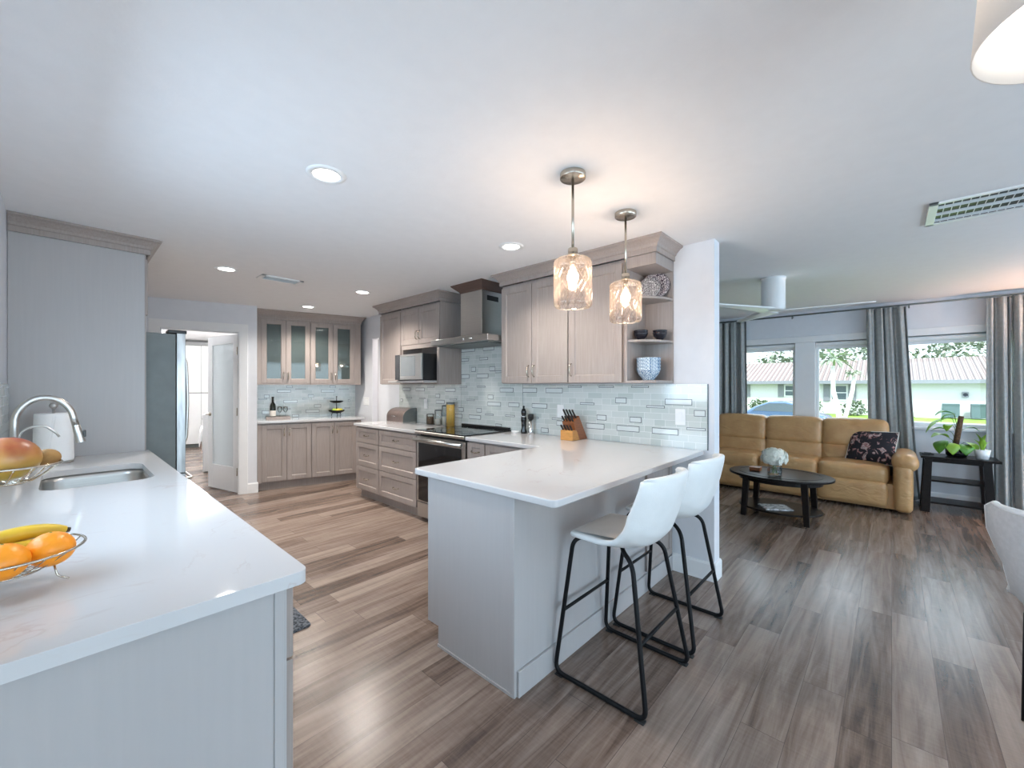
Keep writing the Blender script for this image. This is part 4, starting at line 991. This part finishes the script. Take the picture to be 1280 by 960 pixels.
MB().tube([(-.05, -.055, .036), (-.092, -.05, .04), (-.105, -.05, .10), (-.105, -.05, .40)], .004, 10).tube([(-.105, -.05, .26), (-.06, -.03, .245)], .003, 8).build('pole', 'nickel', t, smooth=True)
for k in range(3):
    a = 2*PI*k/3-.35; MB().tube(fillet([(.075*math.cos(a), .075*math.sin(a), .038), (.08*math.cos(a), .08*math.sin(a), .012), (.10*math.cos(a), .10*math.sin(a), .003)], .01), .0022, 6).build('foot', 'nickel', t, smooth=True)
def orange(x, y, z, r, label):
    t = thing('orange', label, 'orange', (x, y, z)); MB().ball((0, 0, 0), r, 32, sz=.93).build('peel', 'orange_peel', t, smooth=True)
    MB().lathe([(.001, r*.93+.001), (.003, r*.925)], 8, cap=False).build('stem_end', 'stem_green', t)
orange(-.020, 1.425, Z0+.080, .041, 'right orange in the lower tier of the fruit basket')
orange(-.088, 1.385, Z0+.082, .041, 'left orange at the frame edge in the fruit basket')
def banana(label, x, y, z, rz, flip=1):
    t = thing('banana', label, 'banana', (x, y, z), rz)
    pts = []; rs = []
    for i in range(13):
        s_ = i/12; a = (s_-.5)*1.5; pts.append((.12*math.sin(a), 0, .05*(1-math.cos(a))*flip)); rs.append(.017*(math.sin(PI*(.08+.84*s_))**.45))
    MB().tube(pts, rs, 12).build('peel', 'banana_peel', t, smooth=True)
    e = Vector(pts[-1]); d_ = (e-Vector(pts[-2])).normalized(); MB().tube([e-d_*.002, e+d_*.008], [.0065, .006], 8).build('tip', 'banana_tip', t, smooth=True)
banana('upper banana lying behind the oranges', -.075, 1.505, Z0+.108, .30, -1)
banana('lower banana wedged under the upper one beside the right orange', -.072, 1.490, Z0+.078, .12, -1)
t = tag(MB().ball((0, 0, 0), .050, 28, sx=1.08, sz=.95).build('mango', 'mango_skin', smooth=True), 'red and yellow mango in the upper tier of the fruit basket', 'mango'); t.location = (-.086, 1.44, Z0+.294)
t = tag(MB().ball((0, 0, 0), .021, 20, sx=1.1).build('kiwi', 'kiwi_skin', smooth=True), 'small brown kiwi beside the mango', 'kiwi'); t.location = (-.026, 1.485, Z0+.284)

# floor mat
t = tag(MB().prism(rrect(.50, .965, 2.45, 3.6, .02, 3), 0.0005, .012).build('floor_mat', 'mat_weave', bevel=.003), 'dark woven floor mat in the aisle in front of the sink', 'mat')

# ------------------------------------------------------------ living room
# sofa: local x along +Y... build in world-aligned local coordinates: front faces -X
SX = 6.02
t = thing('sofa', 'three-seat tan leather reclining sofa under the window', 'sofa', (SX, .96, 0))
MB().box(.12, .74, -1.0, 1.0, .03, .30).build('base', 'tan_leather', t)
for i, yc in enumerate((-.615, .01, .635)):
    MB().soft((.36, yc, .385), (.56, .622, .20), .055, .018, 14).build('seat_cushion', 'tan_leather', t, smooth=True)
    MB().soft((.13, yc, .185), (.14, .612, .27), .04, .01, 10).build('footrest_panel', 'tan_leather', t, smooth=True)
    def ln(q): q.x += (q.z-.45)*.14; return q
    MB().soft((.59, yc, .525), (.20, .622, .30), .045, .015, 12, fn=ln).build('back_cushion', 'tan_leather', t, smooth=True)
    MB().soft((.585, yc, .80), (.22, .626, .34), .06, .012, 12, fn=ln).build('head_cushion', 'tan_leather', t, smooth=True)
for yc, sg in ((-1.03, -1), (1.03, 1)):
    def rf(u_, w_, yc=yc, sg=sg): pass
    mb = MB()
    mb.soft((.40, yc+sg*.035, .55), (.74, .22, .19), .093, .0, 14)
    mb.soft((.40, yc+sg*.02, .28), (.72, .15, .52), .05, .01, 10)
    mb.build('arm', 'tan_leather', t, smooth=True)
# pillow
t = thing('throw_pillow', 'dark floral throw pillow leaning on the right end of the sofa', 'pillow', (6.47, .18, .66), 0)
t.rotation_euler = (0, math.radians(22), math.radians(-14))
def pil(q):
    return q
mb = MB()
def pf_(sgn):
    def g(u_, w_):
        y = (u_-.5)*.46; z = (w_-.5)*.40; k = ((1-(2*u_-1)**2)*(1-(2*w_-1)**2))**.55
        pin = 1-.06*(1-abs(2*w_-1))*abs(2*u_-1)-.0
        return (sgn*.075*k, y*pin, z*(1-.06*(1-abs(2*u_-1))*abs(2*w_-1)))
    return g
mb.grid(pf_(-1), 16, 16).grid(pf_(1), 16, 16); mb.build('pillow_cover', 'floral_dark', t, smooth=True)
edge = []
g = pf_(0)
for k in range(16): edge.append(g(k/15, 0))
for k in range(1, 16): edge.append(g(1, k/15))
for k in range(14, -1, -1): edge.append(g(k/15, 1))
for k in range(14, 0, -1): edge.append(g(0, k/15))
MB().tube(edge, .005, 6, closed=True).build('piping', 'label_paper', t, smooth=True)
# coffee table
t = thing('coffee_table', 'oval dark espresso coffee table with lower shelf in front of the sofa', 'coffee table', (5.165, .885, 0), math.radians(-92))
A_, B_ = .475, .385
def ell(a, b, n=48): return [(a*math.cos(2*PI*k/n), b*math.sin(2*PI*k/n)) for k in range(n)]
mb = MB().prism(ell(A_, B_), .425, .45); mb.build('table_top', 'espresso_wood', t, bevel=.006)
MB().tube([(x*.80, y*.80, .4505) for x, y in ell(A_, B_)], .003, 6, closed=True).build('inlay_line', 'espresso_wood', t)
MB().prism(ell(A_*.80, B_*.78), .375, .4245).build('apron', 'espresso_wood', t)
for sx_ in (-1, 1):
    for sy_ in (-1, 1):
        a, b = sx_*.27, sy_*.22
        MB().add([(a*.95+dx, b*.95+dy, .424) for dx, dy in ((-.03, -.03), (.03, -.03), (.03, .03), (-.03, .03))]+[(a*1.04+dx, b*1.04+dy, 0) for dx, dy in ((-.024, -.024), (.024, -.024), (.024, .024), (-.024, .024))],
                 [(0, 1, 2, 3), (7, 6, 5, 4), (0, 4, 5, 1), (1, 5, 6, 2), (2, 6, 7, 3), (3, 7, 4, 0)]).build('leg', 'espresso_wood', t, bevel=.003)
MB().prism(ell(A_*.80, B_*.78), .08, .10).build('lower_shelf', 'espresso_wood', t, bevel=.004)
t = tag(MB().prism([(-.13, -.10), (.13, -.10), (.13, .10), (-.13, .10)], 0, .012).build('magazine', 'magazine_print', bevel=.001), 'open printed magazine on the lower shelf of the coffee table', 'magazine'); t.location = (5.06, .90, .1005); t.rotation_euler = (0, 0, -1.0)
t = tag(MB().box(-.05, .05, -.05, .05, 0, .03).box(-.052, .052, -.052, .052, .03, .036).build('coaster_box', 'block_dark', bevel=.002), 'small square wooden coaster box on the coffee table', 'coasters'); t.location = (5.18, 1.11, .4512)
t = thing('glass_vase', 'clear square glass vase holding the white flowers', 'vase', (5.03, .905, .4512), .4)
mb = MB(); mb.box(-.055, .055, -.055, -.05, .012, .14).box(-.055, .055, .05, .055, .012, .14).box(-.055, -.05, -.05, .05, .012, .14).box(.05, .055, -.05, .05, .012, .14).box(-.055, .055, -.055, .055, 0, .012)
mb.build('glass_body', 'clear_glass', t)
MB().box(-.0495, .0495, -.0495, .0495, .0125, .07).build('water', 'clear_glass', t)
t = thing('hydrangea_bouquet', 'round bunch of white hydrangeas in the glass vase', 'flowers', (5.03, .905, .58))
mb = MB(); random.seed(3)
for k in range(260):
    th_ = math.acos(1-1.55*random.random()); ph = random.random()*2*PI
    r_ = .118*random.uniform(.9, 1.08); n_ = Vector((math.sin(th_)*math.cos(ph), math.sin(th_)*math.sin(ph), math.cos(th_)*.8))
    c_ = Vector((0, 0, .055))+n_*r_
    q = n_.to_track_quat('Z', 'Y').to_matrix().to_4x4()
    for j in range(4):
        a = j*PI/2+k; R_ = Matrix.Translation(c_) @ q @ Matrix.Rotation(a, 4, 'Z')
        mb.add([(0, 0, 0), (.014, -.009, .003), (.021, 0, .0), (.014, .009, .003)], [(0, 1, 2, 3)], 0, R_)
mb.ball((0, 0, .055), .105, 20, sz=.8)
mb.build('blossoms', 'petal_white', t, fixn=False)
MB().tube([(0, 0, .03), (.01, 0, -.11)], .004, 6).tube([(.02, .01, .03), (-.02, .01, -.11)], .004, 6).tube([(-.02, -.01, .03), (.0, -.02, -.11)], .004, 6).build('stems', 'stem_green', t)

# side table
t = thing('side_table', 'dark espresso console side table with two shelves under the right window', 'side table', (6.58, -.51, 0))
MB().box(-.16, .20, -.31, .275, .585, .61).build('table_top', 'espresso_wood', t, bevel=.004)
MB().box(-.12, .18, -.25, .24, .545, .585).build('apron', 'espresso_wood', t)
for sy_ in (-1, 1):
    for x0 in (-.14, .15):
        b = sy_*.215; MB().add([(x0, b-.03, .585), (x0+.045, b-.03, .585), (x0+.045, b+.03, .585), (x0, b+.03, .585), (x0-.03, b*1.12-.036, 0), (x0+.02, b*1.12-.036, 0), (x0+.02, b*1.12+.036, 0), (x0-.03, b*1.12+.036, 0)],
                            [(0, 1, 2, 3), (7, 6, 5, 4), (0, 4, 5, 1), (1, 5, 6, 2), (2, 6, 7, 3), (3, 7, 4, 0)]).build('leg', 'espresso_wood', t, bevel=.002)
for z in (.33, .09): MB().box(-.12, .18, -.235, .235, z, z+.02).build('shelf_board', 'espresso_wood', t, bevel=.002)
def leaf(mb, base, tip, wd, bend=.03, n=8, up=Vector((0, 0, 1))):
    base = Vector(base); tip = Vector(tip); d_ = tip-base; side = d_.cross(up).normalized() if d_.cross(up).length > 1e-4 else Vector((1, 0, 0)); nrm = side.cross(d_).normalized()
    vs = []
    for i in range(n+1):
        s_ = i/n; w_ = wd*math.sin(PI*min(1, s_*.97+.02))**.8*(1 if s_ < .5 else 1-(s_-.5)*.3)
        c_ = base+d_*s_+nrm*bend*math.sin(PI*s_)
        vs += [c_-side*w_+nrm*w_*.3, c_, c_+side*w_+nrm*w_*.3]
    fs = []
    for i in range(n): fs += [(3*i, 3*i+1, 3*i+4, 3*i+3), (3*i+1, 3*i+2, 3*i+5, 3*i+4)]
    mb.add(vs, fs)
t = thing('potted_plant', 'large-leafed climbing plant on a brown pole in a black pot', 'plant', (6.62, -.52, .611))
MB().lathe([(.001, 0), (.075, 0), (.085, .02), (.095, .125), (.088, .125), (.08, .11), (.001, .108)], 28, cap=False).build('pot', 'black_gloss', t, smooth=True)
MB().lathe([(.001, .109), (.082, .109)], 20, cap=False).build('soil', 'soil', t)
MB().tube([(0, .01, .10), (.0, -.01, .25), (0, -.035, .44)], [.026, .025, .022], 10).build('moss_pole', 'coir', t, smooth=True)
def lf(b, e, wd, m='leaf_green', bend=.03):
    mb = MB(); leaf(mb, b, e, wd, bend); o = mb.build('leaf', m, t, smooth=True, fixn=False, solid=.001)
    MB().tube([(0, 0, max(.11, b[2]-.12)), (b[0]*.6, b[1]*.6, b[2]-.02), b], .0028, 5).build('leaf_stem', 'stem_green', t)
for b, e, wd, m_ in (((-.02, .05, .42), (-.05, .24, .24), .040, 'leaf_light'), ((0, .03, .47), (-.03, .17, .43), .034, 'leaf_green'), ((0, .02, .46), (0, .12, .36), .035, 'leaf_green'), ((-.03, .06, .20), (-.10, .20, .20), .045, 'leaf_light'),
                    ((-.05, .08, .17), (-.14, .14, .03), .045, 'leaf_green'), ((-.07, .05, .15), (-.16, .04, .03), .04, 'leaf_light'), ((-.04, -.04, .14), (-.13, -.06, .03), .045, 'leaf_green'), ((-.02, -.06, .16), (-.08, -.14, .05), .035, 'leaf_light'),
                    ((.02, .05, .27), (.03, .2, .26), .035, 'leaf_green'), ((0, .03, .34), (-.07, .08, .27), .03, 'leaf_light'), ((.0, -.05, .30), (.02, -.17, .28), .02, 'leaf_green')):
    lf(b, e, wd*1.45, m_)
t = thing('potted_plant', 'small bright-leafed plant in a white pot on the side table', 'plant', (6.545, -.70, .611))
MB().lathe([(.001, 0), (.045, 0), (.062, .10), (.056, .10), (.05, .09), (.001, .088)], 24, cap=False).build('pot', 'white_plastic', t, smooth=True)
MB().lathe([(.001, .089), (.05, .089)], 16, cap=False).build('soil', 'soil', t)
for k, (e, wd) in enumerate((((-.02, .05, .27), .028), ((.02, -.03, .26), .03), ((-.06, .0, .22), .026), ((.03, .06, .20), .024), ((-.01, -.06, .19), .024))):
    mb = MB(); leaf(mb, (e[0]*.25, e[1]*.25, .09), e, wd, .02); mb.build('leaf', 'leaf_light', t, smooth=True, fixn=False, solid=.001)
t = tag(MB().box(-.03, .03, -.05, .05, 0, .012).box(-.02, .02, -.03, .03, .012, .02).build('remote_control', 'black_plastic', bevel=.003), 'small black remote on the left end of the side table', 'remote'); t.location = (6.60, -.295, .6112)

# curtains
def curtain(ya, yb, ya2, yb2, label, folds, z1=2.34, z0=.03, x=6.845):
    t = thing('curtain', label, 'curtain', (x, (ya+yb)/2, 0), group='grey curtains at the living room windows')
    c0 = (ya+yb)/2; rnd = random.Random(label); ph = [rnd.uniform(-.6, .6) for _ in range(12)]
    def g(u_, w_):
        z = z0+(z1-z0)*w_; a = ya2+(ya-ya2)*w_**.8; b = yb2+(yb-yb2)*w_**.8
        k = u_*folds*2*PI
        amp = .036+.008*math.sin(ph[int(u_*11)]*5)
        x_ = amp*math.sin(k+.6*math.sin(k*.37+ph[0]))+.012*math.sin(k*2.3+ph[1]+(1-w_)*1.5)
        return (x_+.01*(1-w_)*math.sin(k*.5+2), a+(b-a)*u_-c0+.008*math.sin(k*1.0+1), z)
    MB().grid(g, 14*folds+1, 24).build('fabric', 'curtain_fabric', t, smooth=True, solid=.003)
curtain(1.58, 1.98, 1.56, 1.98, 'leftmost grey curtain panel beside the wall end', 4)
curtain(-.13, .23, -.26, .20, 'middle grey curtain panel between the two windows behind the sofa arm', 4)
curtain(-.935, -.765, -.955, -.76, 'grey curtain panel right of the plants, at the window edge', 2)
curtain(-1.32, -.955, -1.34, -.975, 'rightmost grey curtain panel at the right edge of the photo', 4)
t = thing('curtain_rod', 'thin metal curtain rod along the top of both windows', 'curtain rod', (6.85, 0, 2.355))
MB().tube([(0, 2.1, 0), (0, -1.5, 0)], .011, 10).ball((0, 2.12, 0), .02, 12).ball((0, -1.52, 0), .02, 12).build('pole', 'dark_steel', t, smooth=True)
for y in (1.02, -.15, -.95): MB().box(0, .098, y-.006, y+.006, -.02, -.008).tube([(0, y, -.02), (0, y, -.045)], .007, 6).build('bracket', 'dark_steel', t)

# dining chair right foreground
t = thing('dining_chair', 'light grey upholstered dining chair cut off by the right edge', 'chair', (2.725, -.565, 0), math.radians(-127))
pr = [(.25, .43, .20, 0), (.22, .455, .215, .0), (.1, .455, .22, .01), (-.05, .45, .20, .03), (-.15, .47, .165, .05), (-.20, .55, .18, .04), (-.225, .64, .205, .03), (-.24, .74, .225, .01), (-.25, .845, .225, 0), (-.252, .875, .20, -.01)]
def cs(u_, w_):
    i = w_*(len(pr)-1); a = int(min(i, len(pr)-2)); f_ = i-a
    y, z, hw, rise = [pr[a][q]*(1-f_)+pr[a+1][q]*f_ for q in range(4)]
    s_ = (u_-.5)*2; e = abs(s_)**2.4; back = max(0, min(1, (w_-.30)/.3))
    return (hw*s_, y+.13*back*e, z+rise*e)
MB().grid(cs, 17, 28).build('seat_shell', 'grey_upholstery', t, smooth=True, solid=.022)
edge = [cs(0, k/27) for k in range(28)]+[cs(k/16, 1) for k in range(1, 17)]+[cs(1, k/27) for k in range(26, -1, -1)]
MB().tube(edge, .0135, 8).build('piping', 'white_trim', t, smooth=True)
for sx_ in (-1, 1):
    for sy_ in (-1, 1): MB().tube([(sx_*.10, sy_*.12, .44), (sx_*.10, sy_*.14, 0)], [.014, .010], 10).build('leg', 'black_metal', t, smooth=True)
# floor lamp beyond the frame, lights the right curtains
t = thing('floor_lamp', 'floor lamp with a warm shade beyond the right edge, beside the curtains', 'lamp', (6.45, -1.75, 0))
MB().lathe([(.001, 0), (.13, 0), (.13, .02), (.001, .025)], 24).cyl(0, 0, .02, 1.5, .01, 10).build('base', 'black_metal', t, smooth=True)
MB().lathe([(.20, 1.35), (.14, 1.62)], 32, cap=False).build('lamp_shade', 'shade_cloth', t, smooth=True, solid=.003)
MB().ball((0, 0, 1.50), .03, 12).build('light_bulb', 'bulb', t, smooth=True)
point('floor_lamp_light', (6.45, -1.75, 1.56), 45, (1, .55, .32), .04)

# ------------------------------------------------------------ laundry room
t = thing('washing_machine', 'white front-load washer half hidden behind the open door', 'washing machine', (*UV(-.73, 2.45), 0), TH-PI/2)
# local: x along -v ... front at y=0 faces -u
MB().box(0, .60, .0, .60, .02, .93).build('body', 'white_plastic', t, bevel=.01)
R_ = Matrix.Translation((.30, -.002, .52)) @ Matrix.Rotation(PI/2, 4, 'X')
MB().lathe([(.14, 0), (.235, 0), (.235, .03), (.20, .055), (.15, .05), (.14, .02)], 36, 0, R_, cap=False).build('door_ring', 'chrome', t, smooth=True)
MB().lathe([(.001, .035), (.15, .02)], 28, 0, R_, cap=False).build('door_window', 'black_gloss', t, smooth=True)
MB().lathe([(.001, 0), (.03, 0), (.028, .03), (.001, .032)], 16, 0, Matrix.Translation((.30, -.002, .86)) @ Matrix.Rotation(PI/2, 4, 'X')).build('dial', 'chrome', t, smooth=True)
t = thing('laundry_cabinet', 'tall white flat-front cabinet at the back of the laundry room', 'cabinet', (*UV(-1.62, 5.3), 0), TH)
MB().box(0, 1.7, .0205, .48, .08, 2.3).box(.02, 1.68, .06, .47, 0, .08).build('cabinet_body', 'dark_steel', t)
for i in range(3):
    for z0, z1 in ((.09, 1.22), (1.235, 2.29)): MB().box(.565*i+.003, .565*i+.562, 0, .02, z0, z1).build('door', 'white_plastic', t, bevel=.002)
point('laundry_lamp', (*UV(-.9, 2.6), 2.2), 75, (1, .98, .96), .2)
point('hallway_lamp', (3.75, 6.0, 2.1), 30, (1, .85, .72), .2)

# ------------------------------------------------------------ outside
GZ = -.62
struct('lawn', MB().box(7.12, 70, -40, 45, GZ-.1, GZ), 'lawn', label='green lawn outside the windows')
struct('street', MB().box(19, 33, -40, 45, GZ, GZ+.01), 'asphalt', label='grey street in front of the neighbouring house')
struct('driveway', MB().box(12, 19, 2.5, 9, GZ, GZ+.012), 'asphalt', label='driveway')
t = thing('neighbor_house', 'single-storey pale house with tiled roof across the street', 'house', (38, 0, GZ))
MB().box(0, 9, -14, 18, 0, 2.40).build('wall', 'stucco', t)
rf = MB(); rf.add([(-.7, -15, 2.28), (-.7, 19, 2.28), (4.5, 19, 4.0), (4.5, -15, 4.0), (9.7, -15, 2.28), (9.7, 19, 2.28)], [(0, 1, 2, 3), (3, 2, 5, 4)]); rf.build('roof', 'roof_tile', t, solid=.12)
MB().box(-.78, -.70, -15, 19, 2.18, 2.42).build('fascia', 'shutter', t)
for a, b, z0, z1 in ((4.9, 6.16, 1.22, 2.1), (2.34, 3.30, .98, 2.1), (-8.5, -7.0, 1.1, 2.1), (9, 10.2, 1.2, 2.1)):
    o = MB().box(-.06, -.01, a, b, z0, z1).build('window', 'white_trim', t); MB().box(-.075, -.061, a+.07, b-.07, z0+.07, (z0+z1)/2-.03).box(-.075, -.061, a+.07, b-.07, (z0+z1)/2+.03, z1-.07).build('pane', 'dark_window', o)
    MB().box(-.09, -.01, b+.05, b+.42, z0-.05, z1+.05).build('shutter', 'shutter', t); MB().box(-.09, -.01, a-.47, a-.05, z0-.05, z1+.05).build('shutter', 'shutter', t)
t = thing('utility_fence', 'white privacy fence panel against the house across the street', 'fence', (37.2, -2.3, GZ))
MB().box(0, .06, 0, 1.2, 0, .92).build('panel', 'fence_white', t)
t = thing('trash_bin', 'green wheeled trash bin left, beside the fence across the street', 'trash bin', (37, -3.04, GZ), group='trash bins')
MB().box(0, .6, 0, .72, 0.08, .84).build('bin_body', 'bin_green', t); MB().box(-.04, .62, -.01, .73, .84, .92).build('lid', 'bin_green', t)
c = copy_tree(t); c.location = (37, -4.25, GZ); c['label'] = 'green wheeled trash bin right, with a pale sticker, across the street'
t = thing('electric_meter', 'round meter box on the wall of the house across the street', 'meter', (37.95, -3.35, .86)); MB().box(-.1, 0, -.14, .14, -.17, .17).lathe([(.001, .1), (.11, .1), (.12, 0)], 16, 0, Matrix.Rotation(-PI/2, 4, 'Y')).build('meter_body', 'shutter', t)
# car
t = thing('parked_car', 'blue car parked outside behind the sofa window', 'car', (21.3, 3.4, GZ+.01))
def carf(u_, w_): pass
side = [(-1.55, .30), (-1.62, .55), (-1.50, .78), (-1.0, .88), (-.55, 1.22), (-.1, 1.34), (.5, 1.33), (1.0, 1.12), (1.35, .92), (2.3, .80), (2.55, .60), (2.55, .32)]
MB().prism(side, -.8, .8, M=Matrix(((0, 0, 1, 0), (1, 0, 0, 0), (0, 1, 0, 0), (0, 0, 0, 1)))).build('car_body', 'car_paint', t, bevel=.12, segs=3)
for sg in (-1, 1): MB().prism([(-.85, .92), (-.45, 1.20), (-.08, 1.28), (.48, 1.27), (.95, 1.08), (1.12, .93)], sg*.805-.01, sg*.805+.01, M=Matrix(((0, 0, 1, 0), (1, 0, 0, 0), (0, 1, 0, 0), (0, 0, 0, 1)))).build('car_window', 'dark_window', t)
for y_ in (-.95, 1.75):
    for x_ in (-.72, .72): MB().lathe([(.001, -.1), (.31, -.1), (.33, 0), (.31, .1), (.001, .1)], 24, 0, Matrix.Translation((x_, y_, .32)) @ Matrix.Rotation(PI/2, 4, 'Y')).build('wheel', 'rubber', t, smooth=True)
# frangipani-like bare trunks outside window 1
t = thing('front_yard_tree', 'small pale-trunked forked tree outside the sofa window', 'tree', (14, 1.0, GZ))
MB().tube([(0, 0, 0), (0, .0, .9), (0, .05, 1.3), (0, .16, 1.9), (0, .17, 2.55)], [.09, .075, .06, .05, .045], 8).tube([(0, 0, .9), (0, -.12, 1.3), (0, -.24, 1.9), (0, -.27, 2.25)], [.06, .05, .045, .04], 8).build('trunk', 'bark', t, smooth=True)
mb = MB(); random.seed(5)
for cx_, cy_, cz_, n_, R0 in ((0, .15, 2.75, 60, .5), (0, -.27, 2.35, 26, .22)):
    for k in range(n_):
        a = random.random()*2*PI; e_ = random.uniform(-.5, .6); d_ = Vector((math.cos(a)*math.cos(e_), math.sin(a)*math.cos(e_), math.sin(e_))); b = Vector((cx_, cy_, cz_))+d_*random.uniform(0, R0*.5)
        leaf(mb, b, b+d_*R0*.7+Vector((0, 0, -.08)), .035, .03, 4)
mb.build('foliage', 'tree_leaf', t, fixn=False)
def crownmesh(r, n, seed, ls=.3, m='tree_leaf'):
    rd = random.Random(seed); mb = MB()
    for k in range(n):
        v_ = Vector((rd.gauss(0, 1), rd.gauss(0, 1), rd.gauss(0, 1))).normalized()*r*rd.uniform(.55, 1.0); v_.z *= .75
        d_ = Vector((rd.gauss(0, 1), rd.gauss(0, 1), rd.gauss(0, .6))).normalized(); leaf(mb, v_, v_+d_*ls, ls*.28, .02, 2)
    return mb
for i, (x, y, z, r, lb) in enumerate(((52, 9, 2.8, 3.4, 'hazy tree behind the left part of the far roof'), (50, 2.6, 4.0, 3.3, 'tree rising behind the roof in the middle window'), (53, -4.6, 3.6, 3.4, 'tree behind the roof in the right window, left of its gap'), (56, -12.5, 4.6, 3.6, 'tree behind the roof at the right edge of the right window'))):
    t = thing('background_tree', lb, 'tree', (x, y, GZ)); crownmesh(r, 900, i, .6).build('foliage', 'tree_leaf', t, fixn=False).location = (0, 0, z-GZ)
    MB().tube([(0, 0, 0), (0, 0, z-GZ)], [.25, .12], 8).build('trunk', 'bark', t)
for i, (x, y, r, lb) in enumerate(((36.6, 7.6, .75, 'low shrub under the leftmost far window'), (36.6, 4.3, .7, 'low shrub between the far windows'), (36.6, 1.9, .75, 'low shrub right of the double far window'))):
    t = tag(crownmesh(r, 260, 40+i, .25).build('garden_shrub', 'shrub', fixn=False), lb, 'shrub'); t.location = (x, y, GZ+.5)
